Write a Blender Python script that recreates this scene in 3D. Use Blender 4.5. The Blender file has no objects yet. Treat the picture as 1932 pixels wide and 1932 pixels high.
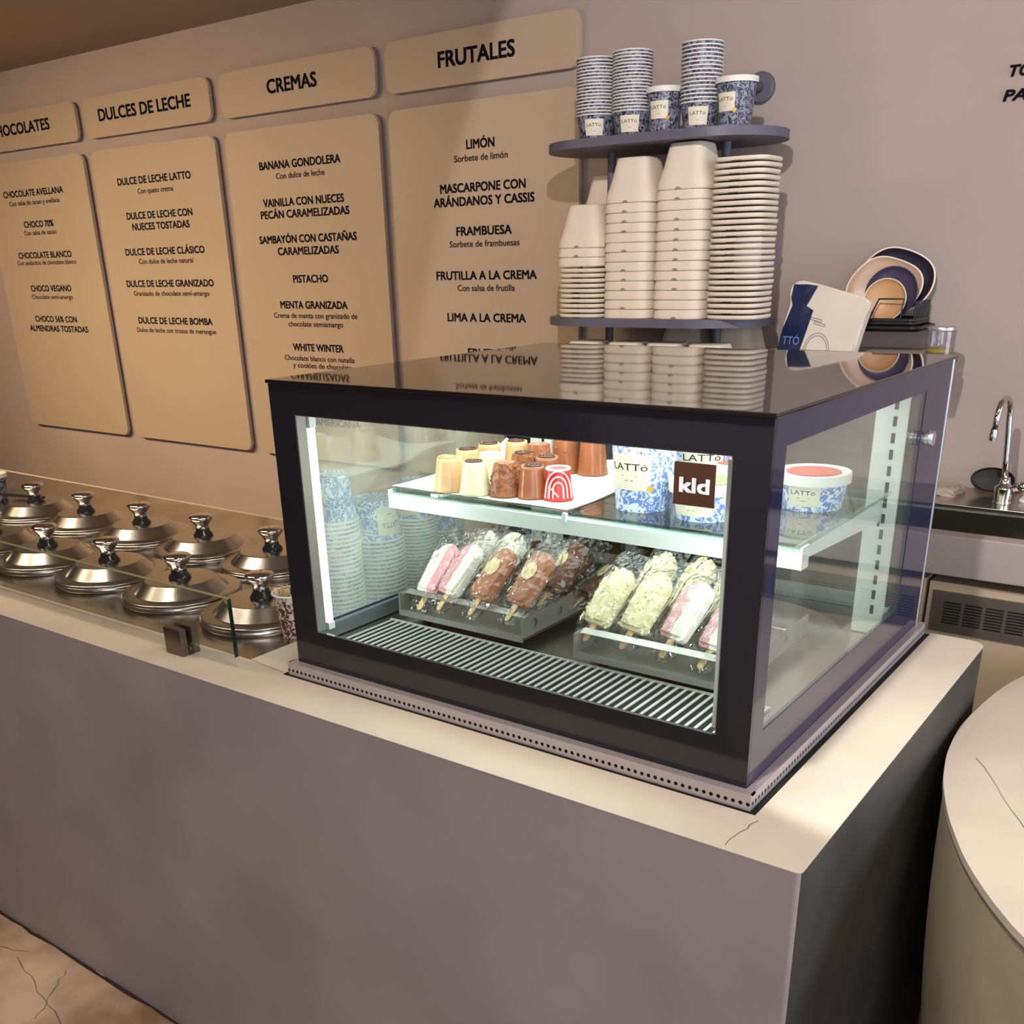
import bpy, bmesh, math, random
from mathutils import Vector, Matrix
random.seed(7)
S = bpy.context.scene
COL = S.collection
PI = math.pi

# ------------------------------------------------------------------ camera
cam_d = bpy.data.cameras.new('camera'); cam = bpy.data.objects.new('camera', cam_d); COL.objects.link(cam)
CAM = Vector((1.2956, -1.1189, 0.6703)); YAW, PITCH, ROLL = 0.6356, -0.4036, -0.0236
fw = Vector((-math.sin(YAW)*math.cos(PITCH), math.cos(YAW)*math.cos(PITCH), math.sin(PITCH)))
r0 = Vector((math.cos(YAW), math.sin(YAW), 0)); u0 = r0.cross(fw)
rr = r0*math.cos(ROLL)+u0*math.sin(ROLL); uu = -r0*math.sin(ROLL)+u0*math.cos(ROLL)
M = Matrix((rr, uu, -fw)).transposed().to_4x4(); M.translation = CAM
cam.matrix_world = M
cam_d.sensor_width = 36; cam_d.lens = 1894.14/1932*36; cam_d.shift_x = 0.0; cam_d.shift_y = (1302.5-966)/1932
cam_d.clip_start = 0.02
S.camera = cam

# ------------------------------------------------------------------ colour management, world, lights
S.view_settings.view_transform = 'Standard'; S.view_settings.look = 'None'
S.view_settings.gamma = 1.0; S.view_settings.exposure = 0.0; S.view_settings.use_curve_mapping = False
W = bpy.data.worlds.new('daylight'); S.world = W; W.use_nodes = True
W.node_tree.nodes['Background'].inputs[0].default_value = (0.62, 0.72, 0.95, 1)
W.node_tree.nodes['Background'].inputs[1].default_value = 0.9
def area(name, loc, target, sx, sy, power, color, spread=PI):
    d = bpy.data.lights.new(name, 'AREA'); d.shape = 'RECTANGLE'; d.size = sx; d.size_y = sy
    d.energy = power; d.color = color; d.spread = spread
    o = bpy.data.objects.new(name, d); COL.objects.link(o); o.location = loc
    o.rotation_euler = (Vector(target)-Vector(loc)).to_track_quat('-Z', 'Y').to_euler()
    return o
def spot(name, loc, target, power, color, angle, blend, radius=0.03):
    d = bpy.data.lights.new(name, 'SPOT'); d.energy = power; d.color = color; d.spot_size = math.radians(angle)
    d.spot_blend = blend; d.shadow_soft_size = radius
    o = bpy.data.objects.new(name, d); COL.objects.link(o); o.location = loc
    o.rotation_euler = (Vector(target)-Vector(loc)).to_track_quat('-Z', 'Y').to_euler()
    return o
area('shopfront_daylight', (3.9, 0.9, 0.7), (0, 0.6, 0.3), 2.4, 1.6, 52, (0.80, 0.90, 1.0))
area('front_window_daylight', (2.5, -2.7, 0.8), (0.5, 0.3, 0.0), 1.8, 1.5, 33, (0.98, 0.96, 1.0))
area('warm_ceiling_glow', (-3.0, -0.5, 1.43), (-2.5, 1.62, 0.0), 2.4, 0.10, 17.5, (1.0, 0.73, 0.43), 1.5)
area('warm_ceiling_glow_b', (-2.3, -0.9, 1.43), (-2.1, 1.62, 0.1), 2.2, 0.10, 8.5, (1.0, 0.76, 0.48), 1.6)
area('counter_downlight', (0.6, -0.25, 1.43), (0.5, -0.05, 0.0), 0.5, 0.4, 4.2, (1.0, 0.90, 0.80), 2.0)
area('gelato_fill', (-1.4, -0.35, 1.43), (-1.4, -0.15, 0.0), 1.6, 0.10, 8, (1.0, 0.84, 0.66), 2.2)  # unseen light added to brighten the left counter top and floor
area('table_fill', (1.5, 0.0, 1.43), (1.5, 0.3, 0.0), 0.4, 0.4, 5.5, (1.0, 0.90, 0.78))  # fill added overhead so the table comes out brighter
spot('added_wall_spot', (0.8, -0.3, 1.42), (1.3, 1.62, 0.6), 80, (1.0, 0.93, 0.90), 110.8, 0.04, 0.02)  # added spot, its cone edge draws the diagonal light boundary on the wall

# ------------------------------------------------------------------ helpers
def lin(c):
    return tuple(((x/255)/12.92 if x/255 <= 0.04045 else ((x/255+0.055)/1.055)**2.4) for x in c)+(1.0,)
MATS = {}
def mat(name, rgb, rough=0.5, metal=0.0, var=0.0, scale=6.0, bump=0.0, bscale=60.0, spec=0.5, ior=1.5, dark=None, **kw):
    if name in MATS: return MATS[name]
    m = bpy.data.materials.new(name); m.use_nodes = True; nt = m.node_tree; b = nt.nodes['Principled BSDF']
    b.inputs['Base Color'].default_value = lin(rgb); b.inputs['Roughness'].default_value = rough
    b.inputs['Metallic'].default_value = metal; b.inputs['IOR'].default_value = ior
    b.inputs['Specular IOR Level'].default_value = spec
    if var or bump: tc = nt.nodes.new('ShaderNodeTexCoord')
    if var:
        n = nt.nodes.new('ShaderNodeTexNoise'); n.inputs['Scale'].default_value = scale; n.inputs['Detail'].default_value = 6
        r = nt.nodes.new('ShaderNodeValToRGB'); e = r.color_ramp.elements
        c0 = dark if dark else tuple(x*(1-var) for x in rgb)
        e[0].color = lin(c0); e[1].color = lin(tuple(min(255, x*(1+var*0.6)) for x in rgb)); e[0].position = .32; e[1].position = .68
        nt.links.new(tc.outputs['Object'], n.inputs['Vector']); nt.links.new(n.outputs['Fac'], r.inputs['Fac'])
        nt.links.new(r.outputs['Color'], b.inputs['Base Color'])
    if bump:
        n2 = nt.nodes.new('ShaderNodeTexNoise'); n2.inputs['Scale'].default_value = bscale; n2.inputs['Detail'].default_value = 4
        bp = nt.nodes.new('ShaderNodeBump'); bp.inputs['Strength'].default_value = bump; bp.inputs['Distance'].default_value = 0.004
        nt.links.new(tc.outputs['Object'], n2.inputs['Vector']); nt.links.new(n2.outputs['Fac'], bp.inputs['Height'])
        nt.links.new(bp.outputs['Normal'], b.inputs['Normal'])
    for k, v in kw.items(): b.inputs[k].default_value = v
    MATS[name] = m; return m
def emis(name, rgb, strength):
    m = bpy.data.materials.new(name); m.use_nodes = True; nt = m.node_tree; nt.nodes.clear()
    e = nt.nodes.new('ShaderNodeEmission'); e.inputs[0].default_value = lin(rgb); e.inputs[1].default_value = strength
    o = nt.nodes.new('ShaderNodeOutputMaterial'); nt.links.new(e.outputs[0], o.inputs[0]); return m
def glass(name, tint, ior=1.5, rough=0.0, bump=0.0, bscale=40., boost=1.0):
    """clear pane: see-through with Fresnel reflections"""
    m = bpy.data.materials.new(name); m.use_nodes = True; nt = m.node_tree; nt.nodes.clear()
    t = nt.nodes.new('ShaderNodeBsdfTransparent'); t.inputs[0].default_value = tuple(tint)+(1,)
    g = nt.nodes.new('ShaderNodeBsdfGlossy'); g.inputs['Roughness'].default_value = rough
    f = nt.nodes.new('ShaderNodeFresnel')          # same reflectivity from either side of the thin pane
    ge = nt.nodes.new('ShaderNodeNewGeometry'); io = nt.nodes.new('ShaderNodeMath'); io.operation = 'MULTIPLY_ADD'
    io.inputs[1].default_value = 1/ior-ior; io.inputs[2].default_value = ior
    nt.links.new(ge.outputs['Backfacing'], io.inputs[0]); nt.links.new(io.outputs[0], f.inputs[0])
    mx = nt.nodes.new('ShaderNodeMixShader'); o = nt.nodes.new('ShaderNodeOutputMaterial')
    fac = f.outputs[0]
    if boost != 1.0:
        mm = nt.nodes.new('ShaderNodeMath'); mm.operation = 'MULTIPLY'; mm.use_clamp = True; mm.inputs[1].default_value = boost
        nt.links.new(fac, mm.inputs[0]); fac = mm.outputs[0]
    if bump:
        tc = nt.nodes.new('ShaderNodeTexCoord'); n = nt.nodes.new('ShaderNodeTexVoronoi'); n.inputs['Scale'].default_value = bscale
        bp = nt.nodes.new('ShaderNodeBump'); bp.inputs['Strength'].default_value = bump; bp.inputs['Distance'].default_value = 0.01
        nt.links.new(tc.outputs['Object'], n.inputs['Vector']); nt.links.new(n.outputs['Distance'], bp.inputs['Height'])
        nt.links.new(bp.outputs['Normal'], g.inputs['Normal']); nt.links.new(bp.outputs['Normal'], f.inputs['Normal'])
    nt.links.new(fac, mx.inputs[0]); nt.links.new(t.outputs[0], mx.inputs[1]); nt.links.new(g.outputs[0], mx.inputs[2])
    nt.links.new(mx.outputs[0], o.inputs[0]); return m

def smooth(bm, ang=35):
    ca = math.radians(ang)
    for f in bm.faces: f.smooth = True
    for e in bm.edges:
        if len(e.link_faces) == 2 and e.calc_face_angle(0) > ca: e.smooth = False
def link(name, bm, m, parent=None, loc=None, rot=None, sm=True, ang=35):
    if sm: smooth(bm, ang)
    me = bpy.data.meshes.new(name); bm.to_mesh(me); bm.free()
    for x in (m if isinstance(m, (list, tuple)) else [m]): me.materials.append(x)
    o = bpy.data.objects.new(name, me); COL.objects.link(o)
    if sm and ang <= 50:
        w = o.modifiers.new('weighted_normals', 'WEIGHTED_NORMAL'); w.keep_sharp = True; w.weight = 100
    if parent: o.parent = parent
    if loc is not None: o.location = loc
    if rot is not None: o.rotation_euler = rot
    return o
def tag(o, label=None, cat=None, group=None, kind=None):
    if label: o['label'] = label
    if cat: o['category'] = cat
    if group: o['group'] = group
    if kind: o['kind'] = kind
    return o
def thing(name, label, cat, loc=(0, 0, 0), rot=(0, 0, 0), group=None, sc=1.0):
    o = bpy.data.objects.new(name, None); COL.objects.link(o); o.location = loc; o.rotation_euler = rot; o.scale = (sc, sc, sc)
    o.empty_display_size = 0.05
    return tag(o, label, cat, group)
def dup(root, loc, rot=None, label=None, group=None):
    r = root.copy(); COL.objects.link(r); r.location = loc
    if rot is not None: r.rotation_euler = rot
    if label: r['label'] = label
    if group: r['group'] = group
    for ch in list(root.children):
        c = ch.copy(); COL.objects.link(c); c.parent = r
        for g in list(ch.children):
            d = g.copy(); COL.objects.link(d); d.parent = c
    return r
NB = bmesh.new
def box(bm, a, b, bev=0.0, seg=2, mi=0):
    xs = (a[0], b[0]); ys = (a[1], b[1]); zs = (a[2], b[2])
    v = [bm.verts.new((xs[i], ys[j], zs[k])) for i in (0, 1) for j in (0, 1) for k in (0, 1)]
    fs = [bm.faces.new([v[i] for i in q]) for q in ((0, 1, 3, 2), (4, 6, 7, 5), (0, 4, 5, 1), (2, 3, 7, 6), (0, 2, 6, 4), (1, 5, 7, 3))]
    for f in fs: f.material_index = mi
    if bev:
        es = set(e for f in fs for e in f.edges)
        r = bmesh.ops.bevel(bm, geom=list(es), offset=bev, segments=seg, affect='EDGES', profile=0.5)
        for f in r['faces']: f.material_index = mi
    return bm
def bx(a, b, bev=0.0, seg=2): return box(NB(), a, b, bev, seg)
def lathe(bm, prof, seg=32, c=(0, 0, 0), mi=0, superell=None, axis=None):
    """prof: list of (r,z); closed at the ends when r==0"""
    rings = []
    for r, z in prof:
        if r < 1e-7: rings.append([bm.verts.new((c[0], c[1], c[2]+z))]); continue
        ring = []
        for k in range(seg):
            a = 2*PI*k/seg; ca, sa = math.cos(a), math.sin(a); q = r
            if superell: q = r/((abs(ca)**superell+abs(sa)**superell)**(1/superell))
            ring.append(bm.verts.new((c[0]+q*ca, c[1]+q*sa, c[2]+z)))
        rings.append(ring)
    for A, B in zip(rings, rings[1:]):
        for k in range(seg):
            a0, a1 = A[k % len(A)], A[(k+1) % len(A)]; b0, b1 = B[k % len(B)], B[(k+1) % len(B)]
            vs = [a0, a1, b1, b0]; vs2 = []
            for x in vs:
                if x not in vs2: vs2.append(x)
            if len(vs2) > 2: bm.faces.new(vs2).material_index = mi
    return bm
def tube(bm, pts, r, seg=10, closed=False, mi=0, cap=True):
    pts = [Vector(p) for p in pts]; n = len(pts); rings = []
    prev = None
    for i, p in enumerate(pts):
        a = pts[(i-1) % n] if (closed or i > 0) else p; b = pts[(i+1) % n] if (closed or i < n-1) else p
        t = (b-a).normalized()
        if prev is None:
            ref = Vector((0, 0, 1)) if abs(t.z) < 0.9 else Vector((1, 0, 0)); x = t.cross(ref).normalized()
        else:
            x = (prev-t*prev.dot(t)); x = x.normalized() if x.length > 1e-6 else t.orthogonal().normalized()
        prev = x; y = t.cross(x); ri = r[i] if isinstance(r, (list, tuple)) else r
        rings.append([bm.verts.new(p+x*ri*math.cos(2*PI*k/seg)+y*ri*math.sin(2*PI*k/seg)) for k in range(seg)])
    for i in range(n if closed else n-1):
        A, B = rings[i], rings[(i+1) % n]
        for k in range(seg): bm.faces.new((A[k], A[(k+1) % seg], B[(k+1) % seg], B[k])).material_index = mi
    if cap and not closed:
        bm.faces.new(rings[0][::-1]).material_index = mi; bm.faces.new(rings[-1]).material_index = mi
    return bm
def prism(bm, poly, z0, z1, mi=0, bev=0.0, seg=2):
    b = [bm.verts.new((x, y, z0)) for x, y in poly]; t = [bm.verts.new((x, y, z1)) for x, y in poly]
    n = len(poly); fb = bm.faces.new(b[::-1]); ft = bm.faces.new(t); fs = [fb, ft]
    for i in range(n): fs.append(bm.faces.new((b[i], b[(i+1) % n], t[(i+1) % n], t[i])))
    for f in fs: f.material_index = mi
    if bev: bmesh.ops.bevel(bm, geom=list(set(list(ft.edges)+list(fb.edges))), offset=bev, segments=seg, affect='EDGES')
    return bm
def rrect(x0, y0, x1, y1, r, n=6):
    out = []
    for cx, cy, a0 in ((x1-r, y1-r, 0), (x0+r, y1-r, PI/2), (x0+r, y0+r, PI), (x1-r, y0+r, 1.5*PI)):
        for k in range(n+1): a = a0+PI/2*k/n; out.append((cx+r*math.cos(a), cy+r*math.sin(a)))
    return out
def xform(bm, Mx): bmesh.ops.transform(bm, matrix=Mx, verts=bm.verts); return bm
RX90 = Matrix.Rotation(PI/2, 4, 'X')    # x,y,z -> x,-z,y : an xy outline stands up facing -y
def ring_plate(bm, o, i, t0, t1):
    """rectangular frame in xz: outer o=(x0,z0,x1,z1), opening i, between y t0..t1"""
    vs = {}
    for nm, q in (('o', o), ('i', i)):
        for y in (t0, t1): vs[nm, y] = [bm.verts.new((x, y, z)) for x, z in ((q[0], q[1]), (q[2], q[1]), (q[2], q[3]), (q[0], q[3]))]
    for k in range(4):
        j = (k+1) % 4
        bm.faces.new((vs['o', t0][k], vs['o', t0][j], vs['i', t0][j], vs['i', t0][k]))
        bm.faces.new((vs['o', t1][j], vs['o', t1][k], vs['i', t1][k], vs['i', t1][j]))
        bm.faces.new((vs['o', t0][j], vs['o', t0][k], vs['o', t1][k], vs['o', t1][j]))
        bm.faces.new((vs['i', t0][k], vs['i', t0][j], vs['i', t1][j], vs['i', t1][k]))
    return bm
# --- lettering as meshes
TXT = {}
def text_mesh(s, bold=0.0, shear=0.0):
    k = (s, bold, shear)
    if k not in TXT:
        c = bpy.data.curves.new('lettering', 'FONT'); c.body = s; c.size = 1.0; c.offset = bold; c.shear = shear; c.resolution_u = 3
        o = bpy.data.objects.new('lettering', c); COL.objects.link(o)
        dg = bpy.context.evaluated_depsgraph_get(); me = o.evaluated_get(dg).to_mesh()
        vs = [v.co.copy() for v in me.vertices]; fs = [tuple(p.vertices) for p in me.polygons]
        o.evaluated_get(dg).to_mesh_clear(); bpy.data.objects.remove(o); bpy.data.curves.remove(c)
        TXT[k] = (vs, fs)
    return TXT[k]
def add_text(bm, s, x0, x1, zb, cap=None, y=0.0, bold=0.0, shear=0.0, thick=0.0, fmap=None, mi=0):
    """flat text in the xz plane facing -y, fitted between x0 and x1, baseline zb, cap height cap; bold letters are overprinted"""
    if bold and cap:
        d = bold*cap
        for i, (dx, dz) in enumerate(((-d, -d*.7), (-d, d*.7), (d, -d*.7), (d, d*.7), (0, 0))): add_text(bm, s, x0+d+dx, x1-d+dx, zb+dz, cap-d, y-i*.00006, 0, shear, thick, fmap, mi)
        return bm
    vs, fs = text_mesh(s, 0, shear)
    mnx = min(v.x for v in vs); mxx = max(v.x for v in vs)
    sx = (x1-x0)/(mxx-mnx); sz = (cap/0.729) if cap else sx
    def P(v, dy):
        p = (x0+(v.x-mnx)*sx, y-dy, zb+v.y*sz)
        return fmap(p) if fmap else p
    V = [bm.verts.new(P(v, thick)) for v in vs]
    for f in fs:
        try: bm.faces.new([V[i] for i in f]).material_index = mi
        except ValueError: pass
    return bm

# ------------------------------------------------------------------ materials
M_wall = mat('plaster_wall', (176, 160, 153), .85, var=.05, scale=1.3, bump=.08, bscale=40)
M_ceil = mat('ceiling_paint', (168, 150, 132), .9, var=.03, scale=1)
M_board = mat('sign_board', (184, 163, 142), .45, var=.02, scale=2)
M_ink = mat('black_ink', (18, 16, 24), .8, spec=.1)
M_ink2 = mat('thin_ink', (48, 36, 32), .8, spec=.1)
M_conc = mat('concrete_counter', (164, 152, 148), .6, var=.07, scale=3.2, bump=.12, bscale=25)
M_concd = mat('concrete_end', (66, 64, 62), .6, var=.4, scale=2.5, bump=.2, bscale=14)  # darker concrete keeps the end face shaded though the downlight reaches it
M_ctop = mat('concrete_top', (208, 196, 180), .48, var=.05, scale=4, bump=.05, bscale=30)
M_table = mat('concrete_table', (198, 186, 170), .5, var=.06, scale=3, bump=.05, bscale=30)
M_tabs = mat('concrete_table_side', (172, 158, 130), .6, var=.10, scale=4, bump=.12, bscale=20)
M_floor = mat('worn_floor', (196, 172, 148), .75, var=.2, scale=5, bump=.35, bscale=14, dark=(138, 108, 84))
M_black = mat('black_glass', (38, 37, 41), .08, spec=.5)
M_blacks = mat('black_glass_blue_sheen', (44, 47, 74), .05, spec=.6)  # blue in the base colour imitates daylight reflected by the black side glass
M_blackm = mat('black_metal', (30, 29, 33), .38)
M_top = mat('black_glass_top', (22, 20, 20), .03, ior=1.75)
M_rub = mat('black_rubber', (10, 10, 10), .6)
M_white = mat('white_enamel', (222, 228, 222), .35)
M_alu = mat('aluminium', (205, 205, 210), .32, metal=.9)
M_steel = mat('brushed_steel', (190, 186, 180), .24, metal=1.0, bump=.03, bscale=90)
M_tray = mat('satin_steel', (176, 174, 168), .34, metal=.75)
M_steelw = mat('worn_steel', (175, 168, 158), .22, metal=1.0, var=.15, scale=5)
M_chrome = mat('chrome', (215, 212, 208), .07, metal=1.0)
M_shelf = mat('grey_shelf', (96, 94, 108), .5)
M_pulp = mat('moulded_pulp', (228, 214, 196), .8, bump=.06, bscale=120)
M_rim = mat('paper_rim', (232, 228, 220), .6)
M_cream = mat('cream_label', (232, 222, 200), .6)
M_gold = mat('gold_seal', (190, 150, 60), .4, metal=.4)
M_dark = mat('dark_void', (8, 8, 8), .9)
M_wood = mat('birch_wood', (226, 190, 140), .6, var=.1, scale=30)
M_glass = glass('clear_glass', (.96, .985, .975))
M_glassl = glass('side_glass', (.93, .97, .95), boost=2.2)
M_glassg = glass('green_glass', (.84, .94, .90), boost=1.5)
M_smoke = glass('smoked_rear_glass', (.80, .83, .81))
M_acr = glass('clear_plastic', (.93, .93, .94), boost=1.6)
def hazy(name, tint, haze, **k):
    m = glass(name, tint, **k); nt = m.node_tree; o = [n for n in nt.nodes if n.type == 'OUTPUT_MATERIAL'][0]; src = o.inputs[0].links[0].from_socket
    d = nt.nodes.new('ShaderNodeBsdfDiffuse'); d.inputs[0].default_value = (.86, .95, .91, 1); tr = nt.nodes.new('ShaderNodeBsdfTranslucent'); tr.inputs[0].default_value = (.86, .95, .91, 1)
    a = nt.nodes.new('ShaderNodeAddShader'); nt.links.new(d.outputs[0], a.inputs[0]); nt.links.new(tr.outputs[0], a.inputs[1])
    tc = nt.nodes.new('ShaderNodeTexCoord'); n = nt.nodes.new('ShaderNodeTexNoise'); n.inputs['Scale'].default_value = 9; n.inputs['Detail'].default_value = 5
    mu = nt.nodes.new('ShaderNodeMath'); mu.operation = 'MULTIPLY'; mu.inputs[1].default_value = haze*3.0
    mx = nt.nodes.new('ShaderNodeMixShader'); nt.links.new(tc.outputs['Object'], n.inputs['Vector']); nt.links.new(n.outputs['Fac'], mu.inputs[0]); nt.links.new(mu.outputs[0], mx.inputs[0])
    nt.links.new(src, mx.inputs[1]); nt.links.new(a.outputs[0], mx.inputs[2]); nt.links.new(mx.outputs[0], o.inputs[0]); return m
M_hazel = hazy('fogged_side_glass', (.95, .985, .97), .055, boost=1.8)
M_hazer = hazy('right_side_glass', (.97, .99, .98), .012, boost=1.0)
M_bag = glass('cellophane', (.975, .98, .975), rough=.06, boost=1.5, bump=.8, bscale=48)
def marble(name, base, white, sc=9.0, lo=.50, hi=.56):
    m = bpy.data.materials.new(name); m.use_nodes = True; nt = m.node_tree; b = nt.nodes['Principled BSDF']
    b.inputs['Roughness'].default_value = .4
    tc = nt.nodes.new('ShaderNodeTexCoord'); n = nt.nodes.new('ShaderNodeTexNoise'); n.inputs['Scale'].default_value = sc*3
    n.inputs['Detail'].default_value = 3; n.inputs['Distortion'].default_value = 2.6
    r = nt.nodes.new('ShaderNodeValToRGB'); e = r.color_ramp.elements
    e[0].position = lo; e[0].color = lin(base); e[1].position = hi; e[1].color = lin(white)
    w = nt.nodes.new('ShaderNodeTexWave'); w.inputs['Scale'].default_value = sc*2.2; w.inputs['Distortion'].default_value = 14; w.inputs['Detail'].default_value = 2
    w.inputs['Detail Scale'].default_value = 2.5
    r2 = nt.nodes.new('ShaderNodeValToRGB'); e = r2.color_ramp.elements; e[0].position = .80; e[0].color = (0, 0, 0, 1); e[1].position = .88; e[1].color = (1, 1, 1, 1)
    mx = nt.nodes.new('ShaderNodeMix'); mx.data_type = 'RGBA'; mx.inputs['B'].default_value = lin(white)
    oi = nt.nodes.new('ShaderNodeObjectInfo'); ad = nt.nodes.new('ShaderNodeVectorMath'); ad.operation = 'ADD'
    mu = nt.nodes.new('ShaderNodeMath'); mu.operation = 'MULTIPLY'; mu.inputs[1].default_value = 7.0
    nt.links.new(oi.outputs['Random'], mu.inputs[0]); nt.links.new(tc.outputs['Object'], ad.inputs[0]); nt.links.new(mu.outputs[0], ad.inputs[1])
    nt.links.new(ad.outputs[0], n.inputs['Vector']); nt.links.new(ad.outputs[0], w.inputs['Vector'])
    nt.links.new(n.outputs['Fac'], r.inputs['Fac']); nt.links.new(w.outputs['Fac'], r2.inputs['Fac'])
    nt.links.new(r2.outputs['Color'], mx.inputs['Factor']); nt.links.new(r.outputs['Color'], mx.inputs['A'])
    nt.links.new(mx.outputs['Result'], b.inputs['Base Color']); return m
M_navy = marble('navy_marbled_paper', (36, 38, 60), (136, 138, 154), 13)
M_blue = marble('blue_marbled_paper', (112, 138, 205), (226, 232, 236), 14)
M_brownm = marble('brown_marbled_paper', (92, 58, 44), (226, 205, 190), 12)
def holes(name, rgb):
    """metal strip with rows of round perforations"""
    m = bpy.data.materials.new(name); m.use_nodes = True; nt = m.node_tree; b = nt.nodes['Principled BSDF']
    b.inputs['Metallic'].default_value = .6; b.inputs['Roughness'].default_value = .4
    tc = nt.nodes.new('ShaderNodeTexCoord'); sp = nt.nodes.new('ShaderNodeSeparateXYZ'); nt.links.new(tc.outputs['Object'], sp.inputs[0])
    def mth(op, a, bv):
        n = nt.nodes.new('ShaderNodeMath'); n.operation = op
        for i, x in enumerate((a, bv)):
            if isinstance(x, (int, float)): n.inputs[i].default_value = x
            elif x is not None: nt.links.new(x, n.inputs[i])
        return n.outputs[0]
    p = 0.0105
    s = mth('ADD', sp.outputs[0], sp.outputs[1])
    fx = mth('SUBTRACT', mth('FRACT', mth('DIVIDE', s, p), 0), 0.5)
    fz = mth('DIVIDE', mth('SUBTRACT', sp.outputs[2], 0.010), p)
    d = mth('SQRT', mth('ADD', mth('MULTIPLY', fx, fx), mth('MULTIPLY', fz, fz)), 0)
    k = mth('LESS_THAN', d, 0.27)
    mx = nt.nodes.new('ShaderNodeMix'); mx.data_type = 'RGBA'; mx.inputs['A'].default_value = lin(rgb); mx.inputs['B'].default_value = lin((12, 12, 12))
    nt.links.new(k, mx.inputs['Factor']); nt.links.new(mx.outputs['Result'], b.inputs['Base Color']); return m
M_perf = holes('perforated_metal', (200, 192, 194))
def split_mat(name, ca, cb, off=0.0):
    m = bpy.data.materials.new(name); m.use_nodes = True; nt = m.node_tree; b = nt.nodes['Principled BSDF']; b.inputs['Roughness'].default_value = .5
    tc = nt.nodes.new('ShaderNodeTexCoord'); sp = nt.nodes.new('ShaderNodeSeparateXYZ'); nt.links.new(tc.outputs['Object'], sp.inputs[0])
    n = nt.nodes.new('ShaderNodeTexNoise'); n.inputs['Scale'].default_value = 60; nt.links.new(tc.outputs['Object'], n.inputs['Vector'])
    a = nt.nodes.new('ShaderNodeMath'); a.operation = 'MULTIPLY_ADD'; a.inputs[1].default_value = .004; nt.links.new(n.outputs['Fac'], a.inputs[0]); nt.links.new(sp.outputs[0], a.inputs[2])
    g = nt.nodes.new('ShaderNodeMath'); g.operation = 'GREATER_THAN'; g.inputs[1].default_value = off+.002; nt.links.new(a.outputs[0], g.inputs[0])
    mx = nt.nodes.new('ShaderNodeMix'); mx.data_type = 'RGBA'; mx.inputs['A'].default_value = lin(ca); mx.inputs['B'].default_value = lin(cb)
    nt.links.new(g.outputs[0], mx.inputs['Factor']); nt.links.new(mx.outputs['Result'], b.inputs['Base Color']); return m

# ------------------------------------------------------------------ setting
ZF = -0.9137; ZC = 1.4586; YW = 1.6358; KS = .83
def struct(name, bm, m, parent=None, sm=False):
    o = link(name, bm, m, parent, sm=sm)
    if not parent: o['kind'] = 'structure'
    return o
struct('floor', bx((-6.5, -4.2, ZF-.1), (4.4, 1.8, ZF)), M_floor)
struct('wall_back', bx((-6.5, YW, ZF), (4.4, YW+.15, ZC+.1)), M_wall)
struct('wall_left', bx((-6.6, -4.2, ZF), (-6.5, YW, ZC)), M_wall)
struct('wall_front', bx((-6.5, -4.3, ZF), (0.6, -4.2, ZC)), M_wall)
struct('ceiling', bx((-6.5, -4.2, ZC), (4.4, YW, ZC+.1)), M_ceil)

# long concrete serving counter with its opening for the gelato well and the shallow cutout under the display case, floored in painted shade
def grid_slab(bm, xs, ys, z0, z1, holes_, r=0.0):
    for i in range(len(xs)-1):
        for j in range(len(ys)-1):
            if (i, j) in holes_: continue
            box(bm, (xs[i], ys[j], z0), (xs[i+1], ys[j+1], z1))
    bmesh.ops.remove_doubles(bm, verts=bm.verts, dist=1e-5)
    seen = {}
    for f in list(bm.faces):
        k = tuple(sorted(v.index for v in f.verts))
        seen.setdefault(k, []).append(f)
    return bm
CX0, CX1, CY0, CY1 = -5.2, 0.973, -0.1172, 0.807
counter = thing('serving_counter', 'long grey concrete serving counter with pale top under the black display case', 'counter', (0, 0, ZF))
def loc_bm(bm, d): return xform(bm, Matrix.Translation(d))
UP = Vector((0, 0, -ZF))
def xy_round(x0, y0, x1, y1, rs, n=6):
    """rectangle with a radius per corner, order: x0y0, x1y0, x1y1, x0y1"""
    out = []
    for (cx, cy, sx, sy, a0), r in zip(((x0, y0, 1, 1, PI), (x1, y0, -1, 1, 1.5*PI), (x1, y1, -1, -1, 0), (x0, y1, 1, -1, .5*PI)), rs):
        if r < 1e-6: out.append((cx, cy)); continue
        for k in range(n+1): a = a0+PI/2*k/n; out.append((cx+sx*r+r*math.cos(a), cy+sy*r+r*math.sin(a)))
    return out
HX0, HX1, HY0, HY1 = -0.026, 0.873, -0.0195, 0.800     # shallow cutout for the case
bm = NB()
body = xy_round(CX0, CY0+.0003, CX1-.0003, CY1, (0, .008, .03, 0))
nb = len(body)
lo = [bm.verts.new((x, y, ZF)) for x, y in body]; hi = [bm.verts.new((x, y, -.0010)) for x, y in body]
for i in range(nb):
    f = bm.faces.new((lo[i], lo[(i+1) % nb], hi[(i+1) % nb], hi[i]))
    mx_ = (body[i][0]+body[(i+1) % nb][0])/2
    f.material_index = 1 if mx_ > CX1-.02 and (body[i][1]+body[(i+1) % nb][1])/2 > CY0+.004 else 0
f = bm.faces.new(hi)
link('counter_body', loc_bm(bm, UP), [M_conc, M_concd], counter, sm=False)
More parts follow.
